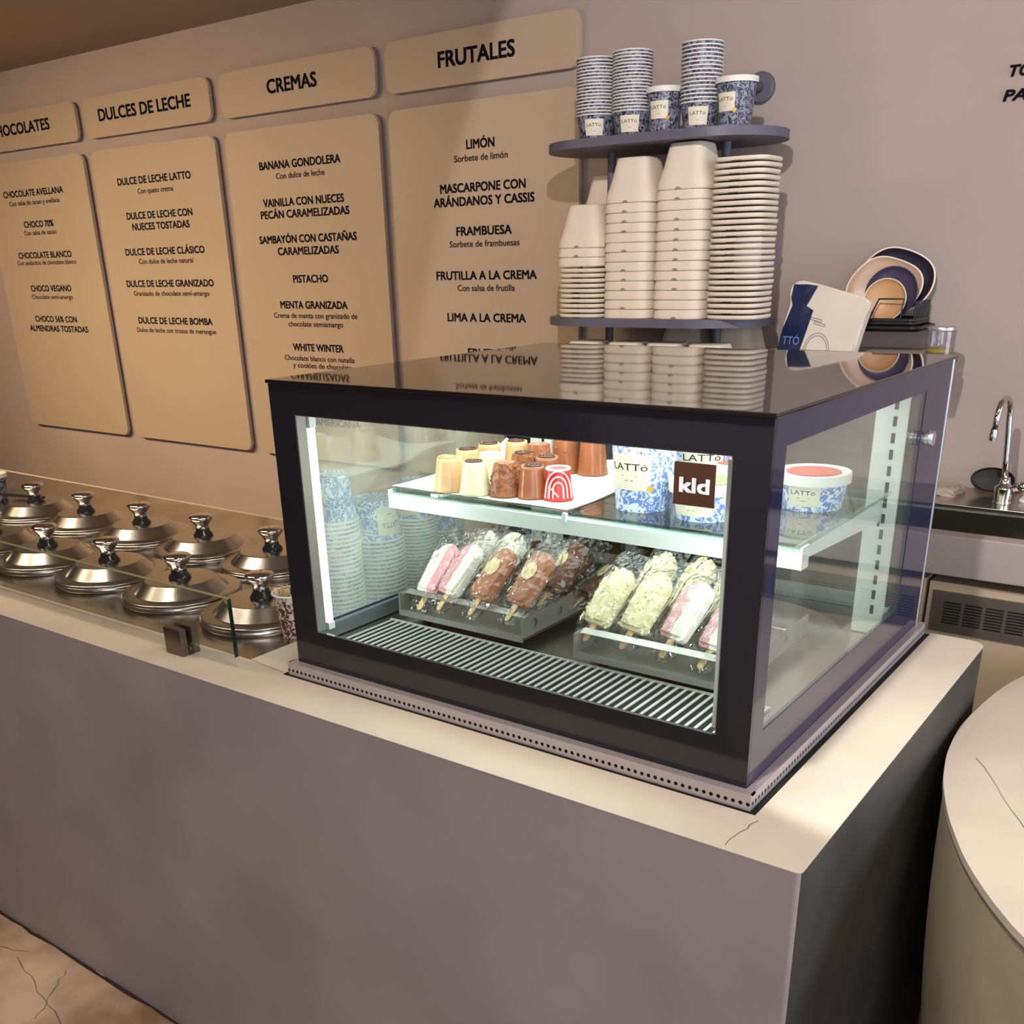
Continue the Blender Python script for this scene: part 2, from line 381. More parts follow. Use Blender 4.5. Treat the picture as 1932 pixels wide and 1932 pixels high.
# top: strips around the openings
bm = NB()
WX1, WY0, WY1 = -0.131, -0.003, 0.795
box(bm, (CX0, CY0, -.0009), (WX1, WY0, 0))
box(bm, (CX0, WY1, -.0009), (WX1, CY1, 0))
box(bm, (WX1, CY0, -.0009), (HX0, CY1, 0))
box(bm, (HX0, CY0, -.0009), (HX1, HY0, 0))
prism(bm, xy_round(HX1, CY0, CX1, CY1, (0, .008, .03, 0)), -.0009, 0)
link('counter_top', loc_bm(bm, UP), M_ctop, counter, sm=False)
link('recess_shade', loc_bm(bx((HX0+.0005, HY0+.0005, -.0009), (HX1-.0005, HY1, -.0006)), UP), M_dark, counter, sm=False)  # flat black sheet painting the shade of the gap round the case base
# hairline cracks in the concrete top and edge chip
def ribbon(bm, pts, w, z):
    L = []; R_ = []
    for i, p in enumerate(pts):
        a = Vector(pts[max(0, i-1)]); b = Vector(pts[min(len(pts)-1, i+1)]); t = (b-a).normalized(); n = Vector((-t.y, t.x))
        wi = w*(.6+.8*random.random())
        L.append(bm.verts.new((p[0]+n.x*wi, p[1]+n.y*wi, z))); R_.append(bm.verts.new((p[0]-n.x*wi, p[1]-n.y*wi, z)))
    for i in range(len(pts)-1): bm.faces.new((R_[i], R_[i+1], L[i+1], L[i]))
    return bm
def wiggle(a, b, n, amp):
    a = Vector(a); b = Vector(b); t = (b-a); nrm = Vector((-t.y, t.x)).normalized()
    return [a+t*(i/n)+nrm*(random.uniform(-amp, amp) if 0 < i < n else 0) for i in range(n+1)]
M_crack = mat('crack', (96, 84, 74), .9)
bm = NB()
for a_, b_ in (((-1.30, -.30), (-.95, -.17)), ((-1.25, -.22), (-1.12, -.36)), ((-.95, -.20), (-.62, -.28)), ((-.80, -.16), (-.70, -.30)), ((-1.5, -.2), (-1.2, -.19)), ((1.02, .78), (1.10, .90))): ribbon(bm, wiggle(a_, b_, 10, .008), .0008, ZF+.0004)
link('crack', bm, M_crack, bpy.data.objects['floor'], sm=False)
bm = NB(); ribbon(bm, wiggle((CX0+.1, CY0-.004), (CX1-.02, CY0-.004), 120, .0025), .005, ZF+.0003); link('grime_line', bm, mat('grime', (52, 40, 32), .95), bpy.data.objects['floor'], sm=False)
bm = NB(); ribbon(bm, wiggle((.882, -.03), (.872, -.108), 9, .004), .0006, .0003)
ribbon(bm, wiggle((-.131, -.003), (-.032, -.014), 8, .001), .0005, .0003)
link('crack', loc_bm(bm, UP), M_crack, counter, sm=False)
well = thing('gelato_well', 'brushed steel gelato well plate set into the counter under the lids', 'metal plate', (-2.6, .35, 0))
bm = bx((CX0+.05, WY0+.001, -.0009), (WX1-.001, WY1-.001, -.0003)); link('well_plate', loc_bm(bm, Vector((2.6, -.35, 0))), M_steelw, well, sm=False)

# ------------------------------------------------------------------ menu boards on the wall
YB = 1.6109
BX = {4: (-1.1550, -.4362), 3: (-1.9502, -1.1982), 2: (-2.7818, -2.0058), 1: (-3.6359, -2.8399)}
T = [
(4,'FRUTALES','T',-.9400,-.6537,1.2121),(4,'LIMÓN','B',-.8429,-.7350,.9888),(4,'Sorbete de limón','S',-.8919,-.6869,.9556),
(4,'MASCARPONE CON','B',-.9533,-.6230,.8718),(4,'ARÁNDANOS Y CASSIS','B',-.9824,-.5914,.8336),(4,'FRAMBUESA','B',-.8944,-.6769,.7490),
(4,'Sorbete de frambuesas','S',-.9234,-.6487,.7157),(4,'FRUTILLA A LA CREMA','B',-.9849,-.5865,.6203),(4,'Con salsa de frutilla','S',-.8985,-.6695,.5863),
(4,'LIMA A LA CREMA','B',-.9459,-.6296,.4941),(4,'FRUTILLA','B',-.8653,-.6869,.3862),
(3,'CREMAS','T',-1.7003,-1.4580,1.2171),(3,'BANANA GONDOLERA','B',-1.7800,-1.3775,.9880),(3,'Con dulce de leche','S',-1.6987,-1.4571,.9556),
(3,'VAINILLA CON NUECES','B',-1.7792,-1.3750,.8693),(3,'PECÁN CARAMELIZADAS','B',-1.7991,-1.3542,.8311),(3,'SAMBAYÓN CON CASTAÑAS','B',-1.8215,-1.3293,.7498),
(3,'CARAMELIZADAS','B',-1.7294,-1.4190,.7099),(3,'PISTACHO','B',-1.6638,-1.4845,.6170),(3,'MENTA GRANIZADA','B',-1.7451,-1.3990,.5290),
(3,'Crema de menta con granizado de','S',-1.7866,-1.3550,.4958),(3,'chocolate semiamargo','S',-1.7119,-1.4281,.4667),(3,'WHITE WINTER','B',-1.7003,-1.4364,.3813),
(3,'Chocolate blanco con nutella','S',-1.7518,-1.3858,.3464),(3,'y cookies de chocolate','S',-1.7095,-1.4023,.3207),(3,'CREMA AMERICANA','B',-1.7617,-1.3816,.1148),
(2,'DULCES DE LECHE','T',-2.6839,-2.1112,1.2171),(2,'DULCE DE LECHE LATTO','B',-2.6274,-2.1643,.9855),(2,'Con queso crema','S',-2.5046,-2.2797,.9498),
(2,'DULCE DE LECHE CON','B',-2.6017,-2.1834,.8602),(2,'NUECES TOSTADAS','B',-2.5751,-2.2099,.8195),(2,'DULCE DE LECHE CLÁSICO','B',-2.6473,-2.1402,.7274),
(2,'Con dulce de leche natural','S',-2.5668,-2.2182,.6942),(2,'DULCE DE LECHE GRANIZADO','B',-2.6739,-2.1112,.6070),(2,'Granizado de chocolate semi-amargo','S',-2.6349,-2.1460,.5730),
(2,'DULCE DE LECHE BOMBA','B',-2.6316,-2.1494,.4643),(2,'Dulce de leche con trozos de merengue','S',-2.6515,-2.1352,.4302),
(1,'CHOCOLATES','T',-3.4931,-3.0316,1.2187),(1,'CHOCOLATE AVELLANA','B',-3.4890,-3.0159,.9805),(1,'Con salsa de cacao y avellana','S',-3.4524,-3.0557,.9465),
(1,'CHOCO 70%','B',-3.3670,-3.1329,.8560),(1,'Con salsa de cacao','S',-3.3777,-3.1229,.8253),(1,'CHOCOLATE BLANCO','B',-3.4616,-3.0383,.7307),
(1,'Con pedacitos de chocolate blanco','S',-3.4832,-3.0109,.7033),(1,'CHOCO VEGANO','B',-3.4118,-3.0872,.5921),(1,'Chocolate semi-amargo','S',-3.4159,-3.0856,.5597),
(1,'CHOCO 56% CON','B',-3.4242,-3.0872,.4618),(1,'ALMENDRAS TOSTADAS','B',-3.4848,-3.0134,.4203)]
HEAD = {4: 'FRUTALES', 3: 'CREMAS', 2: 'DULCES DE LECHE', 1: 'CHOCOLATES'}
for b in (4, 3, 2, 1):
    x0, x1 = BX[b]; cx = (x0+x1)/2
    for kind, z0, z1 in (('T', 1.1615, 1.3017), ('P', -.0163, 1.1166)):
        if kind == 'T': t = thing('heading_sign', 'beige rounded wall sign headed %s' % HEAD[b], 'sign', (cx, YB, z0), group='heading signs over the menu boards')
        else: t = thing('menu_board', 'tall beige menu board listing flavours under the %s sign' % HEAD[b], 'menu board', (cx, YB, z0), group='menu boards on the back wall')
        bm = prism(NB(), rrect(x0-cx, 0, x1-cx, z1-z0, .029), 0, .014, bev=.003)
        xform(bm, Matrix.Translation((0, .014, 0)) @ RX90)
        link('board_panel', bm, M_board, t, sm=True)
        bm = NB(); n = 0
        for bb, s, st, a, c, zb in T:
            if bb != b or (st == 'T') != (kind == 'T'): continue
            add_text(bm, s, a-cx, c-cx, zb-z0, {'T': .0445, 'B': .0272, 'S': .0194}[st], -.0006, {'T': .045, 'B': .045, 'S': .028}[st], mi=1 if st == 'S' else 0)
        link('lettering', bm, [M_ink, M_ink2], t, sm=False)
        bm = NB()
        for px in (x0-cx+.07, x1-cx-.07):
            for pz in (.05, z1-z0-.05): tube(bm, [(px, .0135, pz), (px, YW-YB-.0005, pz)], .008, 8)
        link('wall_spacer', bm, M_alu, t)
# black wall letters at the right edge
t = thing('wall_lettering', 'raised black slanted capital letters at the right end of the plain wall', 'lettering', (.6768, YW, .9689), sc=KS)
bm = NB()
add_text(bm, 'TO', .003, .060, .067, .028, -.008, .03, .18); add_text(bm, 'PA', -.003, .055, .010, .028, -.008, .03, .18)
r = bmesh.ops.extrude_face_region(bm, geom=bm.faces[:]); bmesh.ops.translate(bm, vec=(0, .0075, 0), verts=[v for v in r['geom'] if isinstance(v, bmesh.types.BMVert)])
link('letters', bm, M_ink, t, sm=False)
# ------------------------------------------------------------------ display case
CW, CD, CH = .85, .788, .500
case = thing('display_case', 'black framed countertop refrigerated display case with lit glass sides and sweets inside', 'display case', (0, 0, 0))
OX0, OX1, OZ0, OZ1 = .054, .802, .089, .4545
bm = NB(); box(bm, (-.003, -.004, CH+.0005), (CW+.004, CD+.003, CH+.0065), .0022, 2); link('top_panel', bm, M_top, case)
bm = NB(); ring_plate(bm, (0, .012, CW, CH), (OX0, OZ0, OX1, OZ1), 0, .006); link('front_frame', bm, M_black, case, sm=False)
bm = NB(); ring_plate(bm, (.004, .014, CW-.007, CH-.002), (OX0-.03, OZ0-.03, OX1+.02, OZ1+.015), .0062, .018); link('front_inner_frame', bm, M_blackm, case, sm=False)
bm = NB(); box(bm, (OX0, .0015, OZ0), (OX0+.002, .0215, OZ1)); box(bm, (OX1-.002, .0015, OZ0), (OX1, .0215, OZ1)); box(bm, (OX0+.002, .0015, OZ1-.0015), (OX1-.002, .0215, OZ1)); link('window_trim', bm, M_tray, case, sm=False)
link('front_pane', bx((OX0+.0022, .0025, OZ0+.0012), (OX1-.0022, .0045, OZ1-.0017)), M_glass, case, sm=False)
def side(x, s, oy0, oy1, oz0, oz1, gm, nm):
    Rz = Matrix.Translation((x, 0, 0)) @ Matrix.Rotation(PI/2, 4, 'Z')   # local x -> world y, local y -> -x
    o = .006 if s > 0 else 0
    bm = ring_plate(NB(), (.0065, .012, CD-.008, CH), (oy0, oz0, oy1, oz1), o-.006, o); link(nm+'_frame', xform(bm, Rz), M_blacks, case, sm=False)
    a = bx((oy0+.0002, o-.005, oz0+.0002), (oy1-.0002, o-.002, oz1-.0002)); link(nm+'_pane', xform(a, Rz), gm, case, sm=False)
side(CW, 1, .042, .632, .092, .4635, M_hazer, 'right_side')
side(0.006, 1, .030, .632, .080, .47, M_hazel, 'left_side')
# slim rear edge strips, gasket and rear sliding doors
bm = NB(); box(bm, (CW-.012, CD-.010, .012), (CW+.001, CD, CH)); link('rear_edge_strip', bm, M_alu, case)
bm = NB(); box(bm, (0, CD-.010, .012), (.012, CD, CH)); link('rear_edge_strip', bm, M_alu, case)
bm = NB(); ring_plate(bm, (.010, .05, CW-.008, CH-.002), (.050, .075, CW-.045, .47), .662, .70); link('rear_frame', bm, M_blackm, case, sm=False)
bm = NB(); box(bm, (CW-.020, .604, .10), (CW-.0062, .655, .458), .008, 3); link('door_gasket', bm, M_rub, case)
for k, (a, b, y) in enumerate(((.045, .30, .672), (.26, CW-.045, .684))):
    bm = ring_plate(NB(), (a, .075, b, .47), (a+.022, .095, b-.022, .452), y, y+.008); d = link('rear_door', bm, M_alu, case, sm=False)
    link('door_pane', bx((a+.0222, y+.002, .0952), (b-.0222, y+.005, .4518)), M_smoke, d, sm=False)
# floor deck, front grille
link('floor_deck', bx((.008, .008, .030), (CW-.008, .66, .050)), M_steel, case, sm=False)
link('machine_base', bx((.010, .012, .001), (CW-.008, CD-.012, .0295)), M_blackm, case, sm=False)
link('roof_lining', bx((.008, .02, .478), (CW-.008, .66, .496)), M_white, case, sm=False)
bm = bx((.045, .060, .0502), (.800, .196, .0522)); g = link('air_grille', bm, M_dark, case, sm=False)
bm = NB()
for k in range(52):
    x = .050+k*.0146; box(bm, (x, .062, .0535), (x+.0042, .194, .0555))
box(bm, (.045, .058, .0524), (.800, .061, .0560)); box(bm, (.045, .194, .0524), (.800, .197, .0560))
link('grille_slats', bm, mat('grille_wire', (172, 174, 170), .4), g, sm=False)
# bottom rails of the side panes
link('side_rail', bx((.0085, .022, .052), (.020, .655, .078), .001), mat('grey_rail', (110, 118, 122), .35, metal=.5), case, sm=False)
link('side_rail', bx((CW-.020, .022, .052), (CW-.0085, .655, .062), .001), mat('rail_cream', (214, 208, 190), .4), case, sm=False)
# white slotted posts at the back
for px in (.088, .782):
    bm = bx((px, .600, .0505), (px+.053, .645, .474), .003); p = link('slotted_post', bm, M_white, case)
    bm = NB()
    for k in range(14): box(bm, (px+.030, .5990, .088+k*.0268), (px+.036, .6005, .104+k*.0268))
    link('post_slot', bm, M_dark, p, sm=False)
# glass shelf with white front rail and brackets
ZS = .303
bm = NB(); box(bm, (.074, .186, ZS-.031), (.829, .190, ZS-.007)); box(bm, (.074, .190, ZS-.010), (.829, .212, ZS-.007)); box(bm, (.072, .184, ZS-.031), (.0755, .21, ZS+.001)); box(bm, (.827, .184, ZS-.031), (.8305, .21, ZS+.001))
box(bm, (.440, .183, ZS-.011), (.447, .19, ZS+.003))
link('shelf_rail', bm, M_white, case, sm=False)
for px in (.078, .806):
    bm = NB(); prism(bm, [(.19, ZS-.030), (.60, ZS-.052), (.60, ZS-.10), (.585, ZS-.10), (.55, ZS-.06), (.60, ZS-.008), (.19, ZS-.008)][:2]+[(.60, ZS-.06), (.60, ZS-.008), (.19, ZS-.008)], 0, .004)
    xform(bm, Matrix(((0, 0, 1, px), (1, 0, 0, 0), (0, 1, 0, 0), (0, 0, 0, 1)))); link('shelf_bracket', bm, M_white, case, sm=False)
for a, b in ((.076, .442), (.4455, .826)): link('shelf_pane', bx((a, .191, ZS-.0035), (b, .590, ZS+.0035), .001), M_glassg, case, sm=False)
ZT = ZS+.0036
# upright LED tubes of the case, plus an added top tube and fill lights
M_led = emis('led_white', (236, 250, 244), 3.0)
bm = bx((.0445, .028, .098), (.0565, .040, .430), .002); l = link('led_tube', bm, M_led, case)
bm = NB(); box(bm, (.0435, .027, .086), (.0575, .041, .0979)); box(bm, (.0435, .027, .4301), (.0575, .041, .46)); link('lamp_cap', bm, M_white, l, sm=False)
bm = bx((.812, .028, .098), (.822, .040, .430), .002); l = link('led_tube', bm, M_led, case)
bm = NB(); box(bm, (.811, .027, .086), (.823, .041, .0979)); box(bm, (.811, .027, .4301), (.823, .041, .46)); box(bm, (.786, .0225, .088), (.7995, .026, .445)); link('lamp_cap', bm, M_white, l, sm=False)
bm = bx((.06, .030, .468), (.79, .044, .4775), .002); link('led_tube', bm, M_led, case)  # added glowing tube, the case itself has upright tubes only
area('case_lamp_left', (.052, .050, .265), (.45, .50, .22), .012, .33, .8, (.92, 1, .96)).parent = case
area('case_lamp_right', (.806, .050, .265), (.40, .50, .22), .012, .33, .8, (.92, 1, .96)).parent = case
area('case_fill_top', (.425, .33, .470), (.425, .335, .05), .72, .45, 3.4, (.92, 1, .96)).parent = case  # added panel light without a fixture, evens out the case interior
area('case_fill_shelf', (.425, .30, ZS-.034), (.425, .33, .0), .70, .12, .9, (.92, 1, .96)).parent = case  # invisible light added under the shelf for the lower half
# perforated base trim
bm = NB(); z1 = .024
box(bm, (-.013, -.015, .0005), (CW+.014, -.0125, z1)); box(bm, (-.013, -.0125, z1-.003), (CW+.014, -.0005, z1))
box(bm, (CW+.0115, -.0125, .0005), (CW+.014, CD+.004, z1)); box(bm, (CW+.0005, -.0005, z1-.003), (CW+.0115, CD+.004, z1))
box(bm, (-.013, -.0125, .0005), (-.0105, CD+.004, z1)); box(bm, (-.0105, -.0005, z1-.003), (-.0005, CD+.004, z1))
link('perforated_trim', bm, M_perf, case, sm=False)
# round lock knob on the right pane and its sensor dot
bm = lathe(NB(), [(0, 0), (.009, 0), (.009, .004), (.0125, .005), (.0125, .009), (.011, .0095), (.011, .0115), (.0125, .012), (.0125, .016), (.0115, .0175), (0, .0175)], 24)
xform(bm, Matrix.Translation((CW+.0001, .648, .387)) @ Matrix.Rotation(PI/2, 4, 'Y')); link('lock_knob', bm, M_alu, case)
# sticker
bm = bx((.726, -.0006, .389), (.7815, -.0001, .4415)); st = link('brand_sticker', bm, mat('brown_sticker', (74, 46, 30), .5), case, sm=False)
bm = NB(); add_text(bm, 'kld', .7335, .7745, .4055, .0195, -.0008, .06); link('lettering', bm, mat('white_ink', (240, 240, 240), .5), st, sm=False)

# ------------------------------------------------------------------ gelato tub lids
lid = thing('gelato_tub', 'x', 'gelato tub', (0, 0, 0))
bm = lathe(NB(), [(.127, .0), (.130, .004), (.130, .010), (.127, .013), (.121, .0135)], 56); link('tub_rim', bm, M_steel, lid)
bm = lathe(NB(), [(.118, .0137), (.1285, .0138), (.1285, .0165), (.125, .0185), (.1025, .0185), (.0995, .0195), (.077, .042), (.074, .0432), (.03, .0428), (0, .0428)], 64); cv = link('steel_lid', bm, M_steel, lid, ang=25)
bm = lathe(NB(), [(0, .0430), (.0235, .0430), (.0225, .048), (.0165, .056), (.0155, .063), (.018, .072), (.0275, .083), (.0305, .088), (.0305, .092), (.027, .0955), (.015, .098), (0, .0985)], 32); kn = link('lid_knob', bm, M_chrome, cv)
bm = lathe(NB(), [(.0242, .0429), (.0242, .0470), (.0175, .0560), (.0165, .0620), (.0160, .0620), (.0168, .0560)], 32); link('knob_base', bm, M_black, cv)
ORD = ['first', 'second', 'third', 'fourth', 'fifth', 'sixth', 'seventh', 'eighth', 'ninth', 'tenth', 'eleventh', 'twelfth', 'thirteenth', 'fourteenth', 'fifteenth', 'sixteenth', 'seventeenth', 'eighteenth', 'nineteenth', 'twentieth',
       'twenty-first', 'twenty-second', 'twenty-third', 'twenty-fourth', 'twenty-fifth', 'twenty-sixth', 'twenty-seventh', 'twenty-eighth', 'twenty-ninth', 'thirtieth']
first = True
for row, (y, xs) in enumerate(((.452, (-.573, -.833, -1.093, -1.353, -1.613)), (.178, (-.298, -.567, -.832, -1.092, -1.352)))):
    for k, x in enumerate(xs):
        lab = 'gelato tub under steel lid with chrome knob, %s from the case in the %s row' % (ORD[k], 'rear' if row == 0 else 'front')
        if first: o = lid; o.location = (x, y, .0); o['label'] = lab; o['group'] = 'gelato tubs in the steel well'; first = False
        else: dup(lid, (x, y, 0), (0, 0, random.random()*6), lab, 'gelato tubs in the steel well')
# glass screen and its clamp
t = thing('glass_screen', 'low clear glass sneeze screen along the front of the gelato well', 'glass screen', (-.115, -.045, 0))
pn_ = link('pane', bx((-3.6, -.004, .022), (0, .004, .132), .0006), M_glass, t, sm=False)
link('pane_edge', bx((.0002, -.004, .022), (.0009, .004, .132)), mat('dark_green_edge', (14, 40, 34), .15), pn_, sm=False)
link('pane_edge', bx((-3.6, -.004, .1322), (0, .004, .1328)), mat('pale_green_edge', (124, 132, 96), .2), pn_, sm=False)
t = thing('glass_clamp', 'square dark steel clamp holding the glass screen on the counter', 'clamp', (-.272, -.045, 0))
bm = NB(); box(bm, (-.025, -.020, 0), (.025, -.0055, .052), .0012); box(bm, (-.025, .0055, 0), (.025, .020, .052), .0012); box(bm, (-.025, -.0055, 0), (.025, .0055, .0205))
link('clamp_body', bm, mat('dark_nickel', (128, 118, 108), .3, metal=1.0), t)
# paper cup of wooden sticks beside the case
CAMDIR = lambda x, y: math.atan2(CAM.y-y, CAM.x-x)
def cup_parts(t, h, rb, rt, m, seg=40, rim=.0022):
    bm = lathe(NB(), [(0, .004), (rb-.002, .004), (rb-.002, 0), (rb, 0), (rt, h-.001), (rt-.0012, h-.001), (rb-.0012, .0045), (0, .0045)], seg)
    link('cup_body', bm, m, t)
    bm = NB(); tube(bm, [((rt+rim*.5)*math.cos(2*PI*k/seg), (rt+rim*.5)*math.sin(2*PI*k/seg), h) for k in range(seg)], rim, 8, True); link('rim', bm, M_rim, t)
def wrap(h, rb, rt, a0, off=.0006):
    def f(p):
        r = rb+(rt-rb)*p[2]/h+off-p[1]*0; a = a0+p[0]/((rb+rt)/2)
        return (r*math.cos(a), r*math.sin(a), p[2])
    return f
def cup_label(t, h, rb, rt, a0, w, z0, z1, logo=True, seal=False, fs=.62):
    bm = NB(); f0 = wrap(h, rb, rt, a0, .0005); n = 14
    top = [bm.verts.new(f0((-w/2+w*i/n, 0, z1))) for i in range(n+1)]
    bot = [bm.verts.new(f0((-w/2+w*i/n, 0, z0+(.0012 if i % 2 else 0)))) for i in range(n+1)]
    for i in range(n): bm.faces.new((bot[i], bot[i+1], top[i+1], top[i]))
    lb = link('paper_label', bm, M_cream, t)
    f1 = wrap(h, rb, rt, a0, .0009); bm = NB(); H = z1-z0
    add_text(bm, 'LATTó', -w*fs/2-w*.04, w*fs/2, z0+H*.56, H*.20, 0, 0.0, fmap=f1)
    for zz, ww in ((.40, .36), (.27, .20)):
        box_ = [f1((sx*w*ww/2, 0, z0+H*zz+dz)) for sx, dz in ((-1, 0), (1, 0), (1, H*.018), (-1, H*.018))]
        bm.faces.new([bm.verts.new(p) for p in box_])
    link('lettering', bm, M_ink2, lb, sm=False)
    if seal:
        f2 = wrap(h, rb, rt, a0, .0012); bm = NB()
        bm.faces.new([bm.verts.new(f2((w/2+.0055*math.cos(2*PI*k/20), 0, z0+H*.06+.0055*math.sin(2*PI*k/20)))) for k in range(20)]); link('gold_seal', bm, M_gold, lb, sm=False)
def cup_lid(t, rt, h, lh=.010, col=None):
    bm = lathe(NB(), [(rt+.0035, h-lh), (rt+.004, h+.001), (rt+.003, h+.003), (rt-.001, h+.003), (rt-.003, h+.001), (0, h+.001)], 48); return link('cup_lid', bm, M_rim, t)
t = thing('spatula_cup', 'brown marbled paper cup of wooden sticks wedged between lid and display case', 'cup', (-.160, .140, 0))
cup_parts(t, .088, .026, .037, M_brownm)
tg = 'wooden sticks in the marbled cup'
stick_src = None
for k in range(9):
    a = 2*PI*k/9; lx, ly = -.160+.024*math.cos(a), .140+.020*math.sin(a)
    lab = 'flat wooden tasting stick standing in the brown marbled cup beside the lid'
    if stick_src is None:
        bm = prism(NB(), rrect(-.0045, 0, .0045, .094, .0044, 5), -.0008, .0008); xform(bm, RX90)
        stick_src = tag(link('wooden_stick', bm, M_wood, None, (lx, ly, .0055)), lab, 'stick', tg)
    else:
        s2 = stick_src.copy(); COL.objects.link(s2); s2.location = (lx, ly, .0055)
    (stick_src if k == 0 else s2).rotation_euler = (random.uniform(-.08, .08), random.uniform(-.1, .1), a)

# ------------------------------------------------------------------ inverted cup stacks beyond the left pane
def inverted_stack(x, y, n, pitch, h, rb, rt, desc, group, rot, z0=0.0):
    src = None
    for k in range(n):           # k counts from the top
        z = z0+(n-1-k)*pitch
        lab = ('upside-down blue cup, %s from the top of the %s' % (ORD[k], desc)) if k else 'upside-down blue marbled cup, topmost of the %s' % desc
        if k == 0:
            t = thing('paper_cup', lab, 'cup', (x, y, z+h+.003), (PI, 0, rot), group); cup_parts(t, h, rb, rt, M_blue, seg=36, rim=.0030)
            cup_label(t, h, rb, rt, 0, .056, .012, h-.012)
        elif k == 1:
            src = thing('paper_cup', lab, 'cup', (x, y, z+h+.003), (PI, 0, rot), group); cup_parts(src, h, rb, rt, M_blue, seg=36, rim=.0030)
        else: dup(src, (x+random.uniform(-.0006, .0006), y, z+h+.003), (PI, 0, rot+random.random()*.3), lab, group)
inverted_stack(-.158, .262, 24, .0089, .088, .040, .050, 'tall stack nearest the case front', 'upside-down cups beside the case', -1.7)
inverted_stack(-.160, .385, 17, .0089, .082, .044, .056, 'second stack behind the left pane', 'upside-down cups beside the case', -0.15)
inverted_stack(-.172, .520, 21, .0078, .080, .036, .046, 'third stack behind the left pane', 'upside-down cups beside the case', -1.2)
inverted_stack(-.183, .640, 14, .0080, .078, .036, .046, 'short rearmost stack behind the left pane', 'upside-down cups beside the case', .55)
# cup and black spatula at the far left end of the well
t = thing('paper_cup', 'navy marbled paper cup with white lid standing at the far left of the well', 'cup', (-1.93, .50, 0)); cup_parts(t, .085, .031, .038, M_navy); cup_lid(t, .038, .085)
t = thing('serving_spatula', 'flat black spatula lying across the rearmost left gelato lid', 'spatula', (-1.70, .45, .0475), (0, 0, .22))
link('blade', bx((-.30, -.012, 0), (-.16, .012, .003), .001), M_blackm, t); link('handle', bx((-.16, -.008, 0), (.10, .008, .007), .002), M_blackm, t)

# ------------------------------------------------------------------ puddings on the glass shelf
t = thing('paper_liner', 'sheet of white baking paper under the puddings on the glass shelf', 'paper')
bm = NB(); nx, ny = 24, 20; gv = []
for i in range(nx+1):
    row = []
    for j in range(ny+1):
        u, v = i/nx, j/ny; x = .066+u*.372+.004*math.sin(v*9); y = .200+v*.36
        z = ZT+.0006+(.0004*math.sin(u*17+v*5)+.0004)
        if v > .9: z += (v-.9)*.14*(0.5+.5*math.sin(u*9+1))
        if u < .06 and v > .42: z += (.06-u)*.35*min(1, (v-.42)*5); x -= (.06-u)*.15
        row.append(bm.verts.new((x, y, z)))
    gv.append(row)
for i in range(nx):
    for j in range(ny): bm.faces.new((gv[i][j], gv[i+1][j], gv[i+1][j+1], gv[i][j+1]))
link('sheet', bm, mat('baking_paper', (238, 238, 232), .7), t)
def pudding_bm(h, rb, rt, lump, seed, seg=28, drip=0.0):
    rnd = random.Random(seed); bm = NB()
    prof = [(0, 0), (rb*.98, 0), (rb*1.03, .002), (rb, .006)]+[(rb+(rt-rb)*i/8, h*i/8*.96+.003) for i in range(1, 9)]+[(rt*.93, h), (rt*.6, h*1.005), (0, h)]
    lathe(bm, prof, seg)
    for v in bm.verts:
        a = math.atan2(v.co.y, v.co.x); z = v.co.z/h
        k = 1+lump*(math.sin(5*a+seed+z*4)*.4+math.sin(11*a+z*9+seed*2)*.3+rnd.uniform(-.5, .5))
        if z < .12: k += .04*math.sin(9*a+seed)*(1 if drip else .4)
        v.co.x *= k; v.co.y *= k
    return bm
C_car = mat('caramel_glaze', (222, 178, 130), .25, var=.06, scale=30); C_wht = mat('vanilla_glaze', (232, 226, 188), .25, var=.04, scale=30)
C_cho = mat('milk_chocolate_glaze', (166, 100, 66), .2, var=.10, scale=30); C_nut = mat('nutty_chocolate_glaze', (160, 98, 66), .28, var=.25, scale=120, bump=.5, bscale=160)
C_dk = mat('dark_chocolate', (86, 46, 30), .22); C_red = mat('red_berry_glaze', (222, 60, 56), .2, var=.12, scale=40); C_ice = mat('white_icing', (244, 236, 228), .35)
PG = 'small moulded puddings on the paper liner'
def pudding(name, x, y, h, rb, rt, m, lump, label, swirl=None, drips=None, seed=1, nuts=0):
    t = thing(name, label, 'pudding', (x, y, ZT+.0018), (0, 0, random.random()*6 if not drips else 0), PG)
    bm = pudding_bm(h, rb, rt, lump, seed)
    if nuts:
        rnd = random.Random(seed)
        for k in range(nuts):
            a = rnd.random()*2*PI; z = rnd.uniform(.1, 1.02)*h; r = rb+(rt-rb)*z/h if z < h*.97 else rnd.random()*rt
            mm = Matrix.Translation((r*math.cos(a), r*math.sin(a), z)) @ Matrix.Scale(rnd.uniform(.7, 1.3), 4)
            bmesh.ops.create_icosphere(bm, subdivisions=1, radius=.0026, matrix=mm)
    link('body', bm, m, t, ang=60)
    if swirl:
        bm = NB(); pts = []
        for k in range(40): a = k*.45; r = rt*(.9-.8*k/40); pts.append((r*math.cos(a), r*math.sin(a), h+.0012))
        tube(bm, pts, .0014, 6); link('swirl', bm, swirl, t)
    if drips:
        a0 = drips; bm = NB()
        def on(da, z): r = rb+(rt-rb)*z/h+.0016; return (r*math.cos(a0+da), r*math.sin(a0+da), z)
        for w in (.95, .62, .34):
            ht = {.95: .97, .62: .80, .34: .62}[w]
            pts = [on(-w, h*.10), on(-w, h*.3)]+[on(-w*math.cos(PI*k/12), h*(.42+(ht-.42)*math.sin(PI*k/12))) for k in range(13)]+[on(w, h*.3), on(w, h*.10)]
            tube(bm, pts, .0013, 6)
        tube(bm, [on(-.5, h*.42), on(.0, h*.16)], .0012, 6)
        tube(bm, [(rt*1.0*math.cos(2*PI*k/24), rt*1.0*math.sin(2*PI*k/24), h) for k in range(24)], .0022, 6, True)
        link('icing', bm, C_ice, t)
